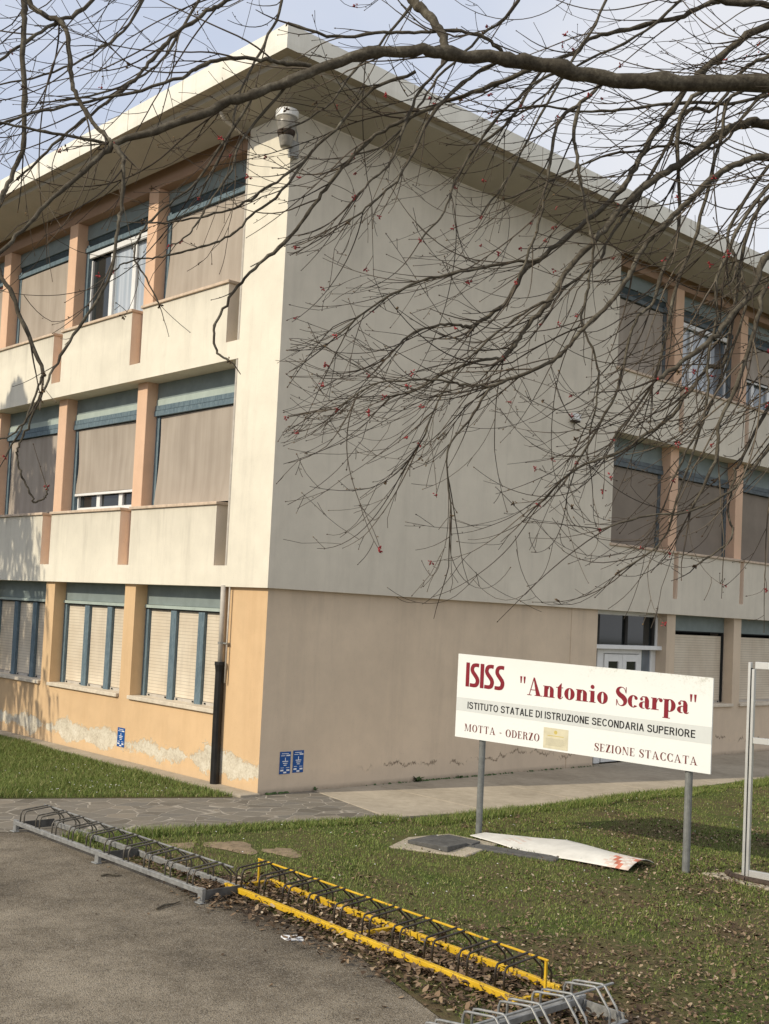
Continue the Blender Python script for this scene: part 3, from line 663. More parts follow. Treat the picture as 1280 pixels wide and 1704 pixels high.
def grotesque(w):
    """plain sans capitals, stroke width w"""
    R_, P_, S_ = g_rect, g_poly, g_stroke; c = w/2; G = {}
    def st(*p): return S_(list(p), [w]*len(p))
    G['I'] = (R_(0, 0, w, 1), w)
    G['T'] = (R_(.29-c, 0, .29+c, 1)+R_(0, 1-w, .58, 1), .58)
    G['L'] = (R_(0, 0, w, 1)+R_(0, 0, .50, w), .50)
    G['E'] = (R_(0, 0, w, 1)+R_(0, 0, .55, w)+R_(0, 1-w, .55, 1)+R_(0, .45, .50, .45+w), .55)
    G['U'] = (st((c, 1), (c, .35), (.09+c*.3, .16), (.31, c), (.53-c*.3, .16), (.62-c, .35), (.62-c, 1)), .62)
    G['O'] = (g_ring(.36, .5, .36, .51, w, w*.95), .72)
    G['C'] = (g_ring(.36, .5, .36, .51, w, w*.95, 38, 322), .66)
    G['D'] = (R_(0, 0, w, 1)+R_(0, 0, .28, w)+R_(0, 1-w, .28, 1)+g_ring(.26, .5, .38, .5, w, w, -90, 90), .64)
    G['A'] = (P_((0, 0), (w*1.05, 0), (.33+c, 1), (.33-c, 1))+P_((.66-w*1.05, 0), (.66, 0), (.33+c, 1), (.33-c, 1))+R_(.14, .24, .52, .24+w*.9), .66)
    G['N'] = (R_(0, 0, w, 1)+R_(.62-w, 0, .62, 1)+P_((0, 1), (w*1.15, 1), (.62, 0), (.62-w*1.15, 0)), .62)
    G['Z'] = (R_(.02, 1-w, .56, 1)+R_(0, 0, .58, w)+P_((0, .05), (w*1.25, .05), (.56, .95), (.56-w*1.25, .95)), .58)
    bowl = R_(0, 0, w, 1)+R_(0, 1-w, .34, 1)+R_(0, .43, .34, .43+w)+g_ring(.32, .715, .28, .285, w, w, -90, 90)
    G['P'] = (bowl, .60)
    G['R'] = (bowl+P_((.26, .46), (.26+w*1.2, .46), (.66, 0), (.66-w*1.2, 0)), .66)
    G['S'] = (st((.54, .72), (.50, .86), (.32, .925), (.13, .87), (.085, .73), (.16, .61), (.32, .53), (.48, .44), (.545, .28), (.49, .13), (.31, .075), (.12, .12), (.06, .29)), .62)
    G[' '] = ([], .20)
    return G

# ------------------------------------------------------------------ the school sign
sign = thing('school_sign', 'long white school name board with dark red lettering on two grey posts', 'sign', (.76, -3.34, 0), math.atan2(-.985, .172))
def on_panel(a, y, b): return (-.355+a, y, 1.155-.0188*a+b)
W_, H_ = 3.185, 1.02
p = MB()
v = [on_panel(a, y, b) for y in (-.012, .012) for a, b in ((0, 0), (W_, 0), (W_, H_), (0, H_))]
p.add(v, [(0, 1, 2, 3), (7, 6, 5, 4), (0, 4, 5, 1), (1, 5, 6, 2), (2, 6, 7, 3), (3, 7, 4, 0)])
panel = p.build('panel', 'sign', sign)
for x in (0.0, 2.575):
    q = MB(); top = on_panel(x+.355, 0, H_-.08)[2]
    q.tube([(x, .056, -.3), (x, .056, top)], .040, 14); q.build('post', 'post', sign, smooth=False)
    q = MB()
    for b in (.15, .85):
        z = on_panel(x+.355, 0, b)[2]; q.box(x-.07, x+.07, .013, .02, z-.02, z+.02)
    q.build('clamp', 'zinc', sign)
q = MB(); q.poly([on_panel(a, -.0132, b) for a, b in ((0.002, .325), (W_-.002, .315), (W_-.002, .497), (.002, .487))]); q.build('grey_band', 'sign_band', panel)
G_bold, G_reg = didone(.232, .040), didone(.165, .048)
set_words('"Antonio Scarpa"', G_bold, .872, 3.035, .612, .212, -.0142, on_panel, 'red', panel)
set_words('MOTTA - ODERZO', G_reg, .135, 1.163, .085, .088, -.0142, on_panel, 'maroon', panel, track=.10)
set_words('SEZIONE STACCATA', G_reg, 1.855, 3.045, .073, .088, -.0142, on_panel, 'maroon', panel, track=.10)
set_words('ISTITUTO STATALE DI ISTRUZIONE SECONDARIA SUPERIORE', grotesque(.155), .163, 3.01, .360, .084, -.0142, on_panel, 'black', panel, track=.11)
GI = {' ': ([], .3), 'I': (g_rect(0, 0, .165, 1), .165), 'S': (g_stroke([(.40, .915), (.27, .925), (.14, .88), (.09, .74), (.13, .62), (.24, .49), (.33, .37), (.355, .25), (.31, .12), (.20, .075), (.0, .08)], [.155, .15, .16, .165, .17, .175, .175, .17, .165, .155, .15]), .44)}
set_words('ISISS', GI, .120, .662, .628, .295, -.0142, on_panel, 'red', panel, track=.035)
n_ = MB(); n_.poly([on_panel(a, -.0136, b) for a, b in ((1.21, .022), (1.525, .022), (1.525, .262), (1.21, .262))], 0)
r = random.Random(5)
for i in range(9):
    b = .135-.011*i
    if i < 8: n_.poly([on_panel(a, -.0141, bb) for a, bb in ((1.24, b), (1.24+r.uniform(.19, .255), b), (1.24+.22, b+.0035), (1.24, b+.0035))], 1)
n_.poly([on_panel(a, -.0141, bb) for a, bb in ((1.26, .168), (1.47, .168), (1.47, .176), (1.26, .176))], 2)
n_.poly([on_panel(1.365+.022*math.cos(2*PI*k/16), -.0141, .215+.022*math.sin(2*PI*k/16)) for k in range(16)], 2)
n_.build('notice', ['paper', 'paper_ink', 'paper_seal'], panel)

# ------------------------------------------------------------------ empty aluminium frame beside it
nf = thing('notice_frame', 'empty aluminium frame standing on a concrete footing beside the white school board', 'frame', (1.60, -6.37, 0), math.atan2(-.985, .172))
for x in (0.0, 1.55):
    q = MB(); q.box(x-.035, x-.006, -.03, .03, .03, 2.30); q.box(x+.006, x+.035, -.03, .03, .03, 2.23); q.box(x-.008, x+.008, -.018, .018, .03, 2.24, 1)
    q.build('post', ['alu', 'dark_gap'], nf, bevel=.003)
for z0, z1, nm in ((2.235, 2.31, 'top_rail'), (1.44, 1.505, 'middle_rail'), (.035, .105, 'bottom_rail')):
    q = MB(); q.box(.038, 1.512, -.028, .028, z0, z1); q.build(nm, 'alu', nf, bevel=.003)
q = MB(); q.prism([(-.42, -.16), (.3, -.36), (2.1, -.34), (2.1, .22), (-.12, .2)], -.1, .022); q.build('footing', 'concrete', nf, bevel=.01)
q = MB(); pts = [(-.10-.10, .02), (-.12, -.10), (.06, -.17), (.4, -.19), (.8, -.17), (1.3, -.13)]
for a, b in zip(pts, pts[1:]): q.tube([(a[0], a[1], .035), (b[0], b[1], .035)], .035, 8)
q.build('iron_strip', 'rust', nf)

# ------------------------------------------------------------------ board fallen on the grass
fbd = thing('fallen_board', 'bent white printed board with red corner lying on grass under the school sign', 'board', (.60, -3.48, 0), math.atan2(-.993, .115))
nu, nv = 42, 18; V = []; F = []; mi = []
L_ = 2.06
for i in range(nu+1):
    for j in range(nv+1):
        u = i/nu; w = j/nv*2-1; a = u*L_
        tent = max(0, 1-abs(u-.43)/(.43 if u < .43 else .50)); wid = .155+.15*min(1, u*1.8)+(.24*tent if w > 0 else 0)
        hump = .075*math.sin(PI*min(1, u/1.0)*.62)*(1-w*w)*(.35+.65*u)+.035
        ridge = .035*tent*(.4+.6*w)-.03*math.exp(-((u-.42)/.14)**2)*(.5-.5*w)
        bb = .02+w*wid+.10*u
        z = max(.018, hump+ridge+.02*(u < .3)*(1-u/.3))
        V.append((a, bb, z))
for i in range(nu):
    for j in range(nv):
        F.append((i*(nv+1)+j, (i+1)*(nv+1)+j, (i+1)*(nv+1)+j+1, i*(nv+1)+j+1))
        u, w = (i+.5)/nu, (j+.5)/nv
        k = 0
        if u > .86 and w < .5 and abs(((u-.84)*9+w*1.6) % 1.0-.5) > .34: k = 1
        elif u > .85 and w < .62: k = 2 if (i+2*j) % 3 else 0
        elif u > .84 and w < .75 and (i*3+j) % 4 == 0: k = 2
        elif .18 < u < .30 and .35 < w < .85 and (i+j) % 3 == 0: k = 2
        mi.append(k)
mb = MB(); mb.v = V; mb.f = F; mb.m = mi
o = mb.build('panel', ['board', 'board_red', 'board_pale'], fbd, smooth=True)
sm = o.modifiers.new('thickness', 'SOLIDIFY'); sm.thickness = .006; sm.offset = -1

mc = thing('manhole_cover', 'dark cracked square slab set in pale concrete in the lawn', 'manhole cover', (-.12, -3.60, 0), .12)
q = MB(); q.prism([(-.62, .30), (.0, .50), (.60, .34), (.62, -.36), (-.30, -.52), (-.46, -.10)], -.05, .022); q.build('surround', 'concrete', mc, bevel=.01)
q = MB(); q.add([(-.30, .28, .06), (.28, .34, .045), (.18, -.22, .055), (-.33, -.30, .085), (-.30, .28, .022), (.28, .34, .022), (.18, -.22, .022), (-.33, -.30, .022)],
               [(3, 2, 1, 0), (4, 5, 6, 7), (0, 1, 5, 4), (1, 2, 6, 5), (2, 3, 7, 6), (3, 0, 4, 7)]); q.build('cover', 'cover', mc, bevel=.006)
q = MB(); q.prism([(.20, -.26), (.30, .28), (.46, .24), (.44, -.22)], .0225, .045); q.build('fragment', 'cover', mc, bevel=.005)

# kerb-like stone strip half buried beside the fallen board
st = MB(); st.box(-.55, .55, -.12, .12, -.05, .03); o = st.build('stone_slab', 'cover', bevel=.012); o.location = (.30, -4.25, 0); o.rotation_euler = (0, 0, -1.25)
tag(o, 'dark stone slab half sunk in the lawn along the front of the fallen board', 'slab')

pl = MB(); r = random.Random(3)
pl.prism([(.10*(1+.35*r.uniform(-1, 1))*math.cos(2*PI*k/13), .065*(1+.35*r.uniform(-1, 1))*math.sin(2*PI*k/13)) for k in range(13)], .002, .016)
o = pl.build('litter_scrap', 'white', bevel=.004); o.location = (-3.97, -5.55, 0); o.rotation_euler = (.03, .02, -.75)
tag(o, 'flattened white scrap lying on the asphalt in front of the yellow rack', 'litter')
for (x, y, a, ln, lab) in ((-4.28, -4.22, .3, .34, 'dark broken twig lying on the asphalt at the end of the grey rack'), (-4.15, -3.05, -.5, .2, 'short dark stick lying alone on the open asphalt beside the grey rack')):
    q = MB(); q.tube([(-ln/2, 0, .012), (-.03, .02, .018), (.06, -.005, .014), (ln/2, .015, .01)], [.009, .012, .008, .004], 6); q.tube([(.0, .01, .016), (.06, .07, .02)], [.006, .003], 5)
    o = q.build('fallen_stick', 'bark'); o.location = (x, y, 0); o.rotation_euler = (0, 0, a); tag(o, lab, 'stick')

# ------------------------------------------------------------------ bicycle racks
PROF = [(.0, .10), (.004, .215), (.022, .247), (.06, .254), (.325, .281), (.352, .272), (.475, .165), (.490, .14), (.490, .05)]
def make_rack(name, label, loc, rz, length, first, pitch, n, gap, kx, rail, hoopm, style, group='bicycle racks'):
    """local x runs across the rack (front rail at 0), local -y along it"""
    t = thing(name, label, 'bike rack', loc, rz, group); D = .49*kx
    q = MB(); q.box(-.022, .022, -length, 0, .075 if style != 'yellow' else .036, .122 if style != 'yellow' else .085); q.build('front_rail', rail, t, bevel=.004)
    q = MB(); q.box(D-.02, D+.02, -length+.03, -.03, .02, .075); q.build('back_rail', rail, t, bevel=.004)
    q = MB(); zt = .272; xt = .335*kx
    q.box(xt-.009, xt+.009, -length+.02, -.02, zt-.006, zt+.008); q.build('top_rail', rail, t, bevel=.003)
    for yy in ((-.02, -length/2, -length+.02)):
        q = MB()
        if style == 'yellow':
            q.box(.03, D-.02, yy-.018, yy+.018, .022, .062); q.build('crossbar', 'yellow', t)
        else:
            q.box(-.02, .02, yy-.035, yy+.035, .0, .13); q.box(-.05, .02, yy-.05, yy+.05, .0, .012); q.build('foot', 'galv', t, bevel=.004)
            q = MB(); q.box(.025, D-.022, yy-.006, yy+.006, .02, .105); q.build('crossbar', 'cover' if style == 'grey' else 'galv', t)
    if style == 'yellow':
        for yy in (-.04, -length+.04):
            q = MB(); q.box(xt-.008, xt+.008, yy-.008, yy+.008, .06, zt-.006); q.build('end_post', 'yellow', t)
    h = MB()
    for g_ in (0, gap): h.tube([(x*kx, -g_, z if z > .06 or style != 'yellow' else .05) for x, z in PROF], .0085, 8)
    proto = None
    for k in range(n):
        if proto is None: o = proto = h.build('wheel_holder', hoopm, t, smooth=True)
        else: o = proto.copy(); COL.objects.link(o); o.parent = t
        o.location = (0, first-k*pitch, 0)
    return t
make_rack('bicycle_rack', 'galvanised grey bicycle rack at the edge of the crazy paving, farthest from the camera', (-3.97, -.70, 0), 0.0, 3.58, -.11, .358, 10, .085, 1.0, 'galv', 'hoop', 'grey')
make_rack('bicycle_rack', 'chipped yellow bicycle rack with dark hoops standing in dry leaves', (-3.545, -4.05, 0), -.058, 3.56, -.16, .355, 10, .085, 1.0, 'yellow', 'hoop_dark', 'yellow')
make_rack('bicycle_rack', 'bare grey bicycle rack across the near end of the yellow one', (-3.42, -7.90, 0), -PI/2, 3.3, -.13, .335, 9, .085, .74, 'galv', 'galv', 'galv')

# centre lines of the tree's limbs: x, y, z in metres, radius in millimetres; the first number is how thickly twigs grow
BRANCHES = [
(0.7,[(-3.58,-10.68,4.89,60.7),(-4.12,-10.3,5.18,55.5),(-4.54,-10.0,5.29,51.5),(-4.86,-9.79,5.32,48.0),(-5.24,-9.53,5.27,44.7),(-5.57,-9.31,5.25,41.7),(-5.83,-9.15,5.27,38.7),(-6.02,-9.05,5.27,35.9),(-6.24,-8.93,5.25,33.3),(-6.4,-8.87,5.23,30.7),(-6.62,-8.74,5.17,28.2),(-6.79,-8.65,5.07,25.8),(-6.98,-8.55,4.95,23.5),(-7.15,-8.47,4.85,21.3),(-7.33,-8.37,4.73,19.1),(-7.57,-8.22,4.6,17.0)]),
(0.8,[(-7.57,-8.22,4.6,15.7),(-7.67,-8.21,4.48,13.0),(-7.78,-8.17,4.34,11.0),(-7.9,-8.14,4.18,9.3),(-8.01,-8.12,4.03,7.6),(-8.13,-8.07,3.86,6.1)]),
(0.9,[(-7.57,-8.22,4.6,11.8),(-7.56,-8.29,4.53,10.4),(-7.58,-8.34,4.44,9.4),(-7.6,-8.37,4.26,8.5),(-7.63,-8.41,4.17,7.7),(-7.67,-8.42,3.94,6.9),(-7.77,-8.38,3.73,6.2),(-7.85,-8.37,3.57,5.5),(-7.91,-8.38,3.44,4.8)]),
(0.5,[(-7.91,-8.38,3.44,4.8),(-7.94,-8.34,3.31,4.6),(-7.96,-8.31,3.24,4.5),(-7.97,-8.31,3.19,4.3),(-7.96,-8.31,3.14,4.2),(-7.94,-8.33,3.08,4.1),(-7.91,-8.35,3.01,3.9),(-7.89,-8.36,3.0,3.8),(-7.87,-8.38,3.02,3.7),(-7.87,-8.39,3.06,3.6)]),
(0.5,[(-7.91,-8.38,3.44,4.8),(-7.94,-8.34,3.35,4.3),(-7.99,-8.29,3.26,3.9),(-8.06,-8.23,3.23,3.6)]),
(0.8,[(-3.14,-10.55,5.04,55.1),(-3.74,-10.26,5.81,47.2),(-4.39,-9.91,6.26,41.2),(-5.22,-9.37,6.34,36.0),(-6.22,-8.67,6.22,31.2),(-6.96,-8.2,6.0,26.9),(-7.49,-7.91,5.77,22.8),(-7.84,-7.78,5.55,19.0)]),
(0.6,[(-7.84,-7.78,5.55,16.3),(-7.83,-7.81,5.29,15.3),(-7.84,-7.84,5.17,14.5),(-7.84,-7.87,4.97,13.8),(-7.84,-7.9,4.77,13.1),(-7.85,-7.93,4.59,12.5),(-7.89,-7.93,4.45,11.9),(-7.93,-7.93,4.33,11.4),(-7.96,-7.94,4.19,10.8),(-7.94,-7.98,4.0,10.3),(-7.91,-8.05,3.89,9.8),(-7.86,-8.13,3.71,9.3),(-7.82,-8.2,3.55,8.8)]),
(0.5,[(-7.82,-8.2,3.55,6.3),(-7.84,-8.21,3.51,5.4),(-7.87,-8.21,3.41,4.8),(-7.9,-8.21,3.32,4.2),(-7.96,-8.18,3.18,3.7)]),
(0.8,[(-7.84,-7.65,5.64,15.2),(-7.77,-7.73,5.35,14.4),(-7.73,-7.81,5.27,13.8),(-7.68,-7.89,5.22,13.3),(-7.67,-7.94,5.13,12.7),(-7.67,-7.98,4.98,12.2),(-7.66,-8.02,4.86,11.8),(-7.63,-8.09,4.75,11.3),(-7.59,-8.16,4.66,10.9),(-7.57,-8.22,4.6,10.5)]),
(0.9,[(-7.3,-8.01,5.87,11.3),(-7.53,-7.88,5.39,9.6),(-7.67,-7.85,5.25,8.3),(-7.8,-7.83,5.12,7.2),(-7.93,-7.82,4.98,6.2),(-8.04,-7.83,4.88,5.2)]),
(0.9,[(-6.55,-8.42,6.15,14.6),(-6.8,-8.22,5.67,13.2),(-6.95,-8.13,5.52,12.0),(-7.04,-8.1,5.44,11.0),(-7.15,-8.05,5.33,10.1),(-7.24,-8.02,5.21,9.3),(-7.31,-8.0,5.1,8.4),(-7.37,-7.99,5.01,7.6),(-7.52,-7.91,4.84,6.9),(-7.65,-7.83,4.68,6.1),(-7.78,-7.76,4.5,5.4)]),
(0.9,[(-6.7,-8.49,5.17,12.7),(-6.83,-8.43,5.16,11.4),(-6.93,-8.4,5.15,10.4),(-7.09,-8.32,5.12,9.5),(-7.19,-8.28,5.06,8.7),(-7.27,-8.27,4.99,8.0),(-7.46,-8.16,4.89,7.2),(-7.65,-8.04,4.81,6.5),(-7.81,-7.96,4.74,5.9),(-7.98,-7.86,4.64,5.2)]),
(0.7,[(-7.52,-8.14,4.64,9.3),(-7.59,-8.13,4.63,7.9),(-7.75,-8.07,4.63,6.9),(-7.89,-8.01,4.63,6.0),(-8.05,-7.94,4.64,5.1)]),
(0.5,[(-6.22,-8.32,6.38,30.9),(-6.15,-8.44,5.92,28.9),(-6.11,-8.54,5.71,27.3),(-6.09,-8.63,5.61,25.9),(-6.07,-8.72,5.49,24.6),(-6.09,-8.77,5.37,23.4)]),
(0.8,[(-5.72,-8.83,5.46,10.6),(-5.77,-8.83,5.49,9.9),(-5.85,-8.8,5.52,9.4),(-5.99,-8.72,5.53,8.9),(-6.15,-8.61,5.5,8.5),(-6.28,-8.53,5.48,8.1),(-6.48,-8.4,5.43,7.7),(-6.67,-8.26,5.47,7.3)]),
(1.0,[(-3.51,-9.78,6.49,19.0),(-4.06,-9.35,6.25,17.3),(-4.33,-9.19,6.17,16.1),(-4.51,-9.09,6.05,14.9),(-4.68,-9.01,5.97,13.9),(-4.89,-8.89,5.88,12.9),(-5.03,-8.83,5.81,12.0),(-5.12,-8.82,5.71,11.1),(-5.25,-8.78,5.63,10.2),(-5.36,-8.74,5.5,9.4),(-5.49,-8.69,5.25,8.6),(-5.64,-8.62,5.09,7.8)]),
(0.6,[(-3.45,-9.83,6.39,24.2),(-3.9,-9.52,6.15,21.6),(-4.15,-9.4,6.14,19.7),(-4.39,-9.28,6.11,18.0),(-4.74,-9.08,6.19,16.5)]),
(1.2,[(-3.14,-10.55,5.04,25.9),(-3.93,-9.97,6.04,24.2),(-4.44,-9.56,5.85,22.9),(-4.58,-9.47,5.74,21.7),(-4.73,-9.38,5.58,20.6),(-4.84,-9.33,5.45,19.6),(-4.94,-9.28,5.27,18.6),(-5.03,-9.24,5.13,17.6),(-5.11,-9.21,4.97,16.7),(-5.19,-9.18,4.83,15.8),(-5.31,-9.12,4.69,15.0),(-5.43,-9.05,4.57,14.1),(-5.55,-8.98,4.44,13.3),(-5.64,-8.95,4.36,12.5),(-5.73,-8.91,4.18,11.7),(-5.84,-8.85,4.08,11.0),(-5.9,-8.85,4.03,10.3)]),
(1.5,[(-5.9,-8.85,4.03,8.8),(-5.97,-8.82,4.04,7.3),(-6.07,-8.77,4.02,6.2),(-6.18,-8.7,3.96,5.2),(-6.28,-8.64,3.83,4.3)]),
(1.5,[(-5.67,-9.07,4.39,8.8),(-5.83,-8.98,4.34,7.5),(-5.99,-8.89,4.29,6.6),(-6.19,-8.77,4.21,5.7),(-6.38,-8.65,4.07,5.0),(-6.52,-8.56,3.91,4.2)]),
(1.2,[(-3.36,-10.61,4.96,31.4),(-4.15,-9.99,5.21,29.0),(-4.59,-9.66,5.24,27.3),(-4.72,-9.59,5.22,25.7),(-4.84,-9.53,5.15,24.2),(-4.94,-9.49,5.05,22.8),(-5.08,-9.41,4.92,21.4),(-5.2,-9.36,4.83,20.2),(-5.3,-9.32,4.73,18.9),(-5.39,-9.28,4.61,17.7),(-5.49,-9.24,4.47,16.6),(-5.6,-9.19,4.34,15.5),(-5.68,-9.16,4.18,14.4),(-5.79,-9.11,4.03,13.3),(-5.86,-9.09,3.92,12.3),(-5.92,-9.08,3.85,11.3)]),
(1.5,[(-5.92,-9.08,3.85,8.5),(-6.02,-9.03,3.83,6.8),(-6.15,-8.95,3.77,5.6),(-6.28,-8.86,3.66,4.5),(-6.4,-8.78,3.62,3.5)]),
(1.5,[(-5.77,-9.24,4.14,7.1),(-5.89,-9.16,4.06,5.9),(-6.05,-9.04,3.88,5.0),(-6.18,-8.95,3.67,4.2),(-6.26,-8.89,3.41,3.5)]),
(1.2,[(-3.7,-10.71,4.85,22.4),(-4.43,-10.11,4.88,20.7),(-4.84,-9.8,4.95,19.5),(-4.98,-9.72,4.9,18.3),(-5.07,-9.67,4.84,17.3),(-5.18,-9.61,4.72,16.3),(-5.29,-9.56,4.59,15.4),(-5.38,-9.52,4.49,14.5),(-5.46,-9.48,4.36,13.6),(-5.51,-9.47,4.26,12.7),(-5.6,-9.43,4.12,11.9),(-5.71,-9.37,3.99,11.1),(-5.78,-9.34,3.89,10.4),(-5.86,-9.32,3.82,9.6),(-5.99,-9.24,3.74,8.9),(-6.12,-9.17,3.67,8.2)]),
(1.5,[(-6.12,-9.17,3.67,6.8),(-6.18,-9.13,3.67,6.0),(-6.25,-9.09,3.67,5.4),(-6.35,-9.03,3.68,4.8),(-6.43,-8.98,3.67,4.3),(-6.57,-8.88,3.64,3.8),(-6.69,-8.78,3.52,3.3)]),
(1.5,[(-6.12,-9.17,3.67,6.8),(-6.2,-9.13,3.51,5.4),(-6.29,-9.09,3.36,4.3),(-6.28,-9.12,3.07,3.3)]),
(1.0,[(-5.35,-9.15,5.35,12.1),(-5.41,-9.15,5.28,10.9),(-5.49,-9.12,5.2,10.0),(-5.58,-9.08,5.1,9.2),(-5.63,-9.08,4.94,8.4),(-5.67,-9.09,4.77,7.7),(-5.71,-9.09,4.58,7.0),(-5.76,-9.08,4.41,6.4),(-5.83,-9.06,4.24,5.8)]),
(1.0,[(-5.5,-9.14,5.2,10.4),(-5.54,-9.14,5.02,9.4),(-5.54,-9.17,4.91,8.7),(-5.54,-9.2,4.75,8.0),(-5.53,-9.24,4.58,7.4),(-5.52,-9.27,4.41,6.8),(-5.56,-9.27,4.2,6.3),(-5.59,-9.27,4.06,5.7),(-5.56,-9.33,3.9,5.2),(-5.56,-9.36,3.74,4.7),(-5.6,-9.35,3.53,4.2)]),
(1.0,[(-3.92,-10.77,4.77,23.0),(-4.71,-10.15,4.67,20.6),(-4.95,-10.01,4.49,18.8),(-5.11,-9.95,4.37,17.2),(-5.21,-9.93,4.18,15.7),(-5.34,-9.9,4.03,14.3),(-5.45,-9.88,3.92,12.9),(-5.58,-9.83,3.81,11.7),(-5.72,-9.78,3.7,10.5)]),
(1.3,[(-4.14,-10.84,4.69,15.2),(-4.95,-10.16,4.43,13.6),(-5.18,-9.99,4.2,12.3),(-5.24,-9.98,4.05,11.2),(-5.3,-9.97,3.88,10.2),(-5.37,-9.95,3.7,9.2),(-5.44,-9.92,3.53,8.3),(-5.48,-9.93,3.37,7.4),(-5.57,-9.88,3.14,6.5)]),
(1.3,[(-4.17,-10.32,5.16,13.4),(-4.69,-9.88,4.86,12.2),(-4.88,-9.73,4.63,11.2),(-4.95,-9.67,3.98,10.4),(-5.04,-9.62,3.89,9.6),(-5.14,-9.57,3.75,8.9),(-5.21,-9.54,3.64,8.2),(-5.31,-9.48,3.55,7.5),(-5.43,-9.41,3.45,6.9),(-5.61,-9.29,3.35,6.3),(-5.75,-9.19,3.17,5.6)]),
(1.2,[(-4.1,-10.11,5.31,12.3),(-4.76,-9.61,5.37,10.9),(-4.89,-9.56,5.07,9.9),(-5.0,-9.51,4.6,8.9),(-5.1,-9.47,4.31,8.1),(-5.18,-9.46,3.97,7.3),(-5.27,-9.44,3.76,6.5),(-5.43,-9.36,3.51,5.8)]),
(1.2,[(-4.34,-9.91,5.39,12.3),(-4.96,-9.43,5.33,11.1),(-5.0,-9.41,4.64,10.1),(-5.09,-9.39,4.42,9.3),(-5.16,-9.38,4.23,8.5),(-5.26,-9.35,4.12,7.8),(-5.33,-9.34,3.9,7.1),(-5.41,-9.33,3.69,6.4),(-5.55,-9.25,3.39,5.8)]),
(1.2,[(-4.67,-10.13,5.03,10.1),(-4.96,-9.92,4.89,8.9),(-5.15,-9.77,4.52,8.1),(-5.14,-9.82,4.35,7.3),(-5.14,-9.86,4.19,6.6),(-5.18,-9.87,4.07,5.9),(-5.27,-9.82,3.75,5.3),(-5.37,-9.77,3.52,4.7),(-5.47,-9.72,3.29,4.1)]),
(1.2,[(-4.71,-10.23,4.97,9.9),(-5.06,-9.94,4.73,8.9),(-5.25,-9.79,4.31,8.1),(-5.28,-9.8,4.07,7.4),(-5.33,-9.79,3.9,6.8),(-5.35,-9.8,3.65,6.2),(-5.4,-9.78,3.44,5.6),(-5.48,-9.75,3.21,5.0),(-5.54,-9.72,3.01,4.5),(-5.7,-9.61,2.86,4.0)]),
(1.2,[(-4.25,-10.87,4.65,9.5),(-5.02,-10.2,3.86,8.3),(-5.23,-10.05,3.45,7.4),(-5.33,-10.01,3.33,6.6),(-5.43,-9.97,3.23,5.8),(-5.59,-9.88,3.13,5.1),(-5.76,-9.79,3.1,4.5),(-5.95,-9.68,3.03,3.8)]),
(1.1,[(-4.14,-10.84,4.69,9.7),(-4.94,-10.16,4.1,8.5),(-5.12,-10.03,3.75,7.5),(-5.26,-9.94,3.41,6.7),(-5.33,-9.94,3.33,6.0),(-5.37,-9.94,3.15,5.2),(-5.4,-9.97,3.03,4.6),(-5.54,-9.89,2.9,3.9)]),
(1.1,[(-3.99,-9.99,6.01,12.8),(-4.45,-9.6,5.68,11.8),(-4.59,-9.51,5.58,11.0),(-4.72,-9.42,5.35,10.4),(-4.85,-9.34,5.32,9.7),(-4.94,-9.28,5.1,9.2),(-5.03,-9.23,4.92,8.6),(-5.1,-9.19,4.77,8.1),(-5.18,-9.14,4.63,7.5),(-5.26,-9.1,4.45,7.0),(-5.39,-9.01,4.31,6.5),(-5.49,-8.95,4.12,6.1)]),
(1.0,[(-3.03,-10.51,5.08,11.5),(-4.02,-9.76,5.65,10.2),(-4.37,-9.53,5.53,9.2),(-4.6,-9.39,5.2,8.3),(-4.82,-9.28,5.17,7.4),(-5.01,-9.19,5.1,6.7),(-5.22,-9.08,5.03,5.9),(-5.45,-8.95,4.87,5.2),(-5.67,-8.83,4.74,4.6)]),
(1.1,[(-5.74,-9.08,5.33,13.2),(-5.92,-8.94,5.21,12.3),(-6.1,-8.79,5.11,11.6),(-6.22,-8.71,5.03,11.0),(-6.34,-8.63,4.94,10.5),(-6.42,-8.58,4.86,10.0),(-6.52,-8.51,4.7,9.5),(-6.59,-8.46,4.58,9.0),(-6.66,-8.42,4.44,8.5),(-6.74,-8.37,4.32,8.0),(-6.83,-8.31,4.21,7.6),(-6.91,-8.26,4.09,7.2),(-6.97,-8.23,3.95,6.8),(-6.99,-8.23,3.88,6.3),(-6.98,-8.26,3.79,5.9),(-6.95,-8.31,3.75,5.5)]),
(1.2,[(-5.97,-9.01,5.29,10.1),(-6.13,-8.93,5.15,8.6),(-6.26,-8.87,4.98,7.5),(-6.34,-8.84,4.78,6.6),(-6.43,-8.82,4.62,5.7),(-6.54,-8.78,4.49,4.9),(-6.65,-8.75,4.38,4.1)]),
(1.2,[(-6.14,-8.85,5.3,8.6),(-6.28,-8.8,5.1,7.4),(-6.37,-8.79,4.9,6.4),(-6.44,-8.79,4.71,5.6),(-6.54,-8.78,4.6,4.8),(-6.64,-8.77,4.49,4.1)]),
(1.0,[(-6.33,-8.81,5.17,8.5),(-6.5,-8.71,5.06,7.6),(-6.64,-8.62,4.85,7.0),(-6.79,-8.52,4.65,6.4),(-6.91,-8.46,4.53,5.9),(-7.01,-8.41,4.44,5.4),(-7.14,-8.35,4.37,4.9),(-7.29,-8.26,4.32,4.4),(-7.39,-8.22,4.3,4.0)]),
(0.8,[(-6.73,-8.57,4.74,6.9),(-6.84,-8.5,4.53,6.3),(-6.96,-8.43,4.4,5.8),(-7.02,-8.41,4.32,5.4),(-7.11,-8.38,4.25,5.0),(-7.19,-8.35,4.21,4.6),(-7.3,-8.3,4.16,4.3),(-7.37,-8.27,4.14,3.9),(-7.47,-8.23,4.1,3.6),(-7.53,-8.21,4.05,3.3)]),
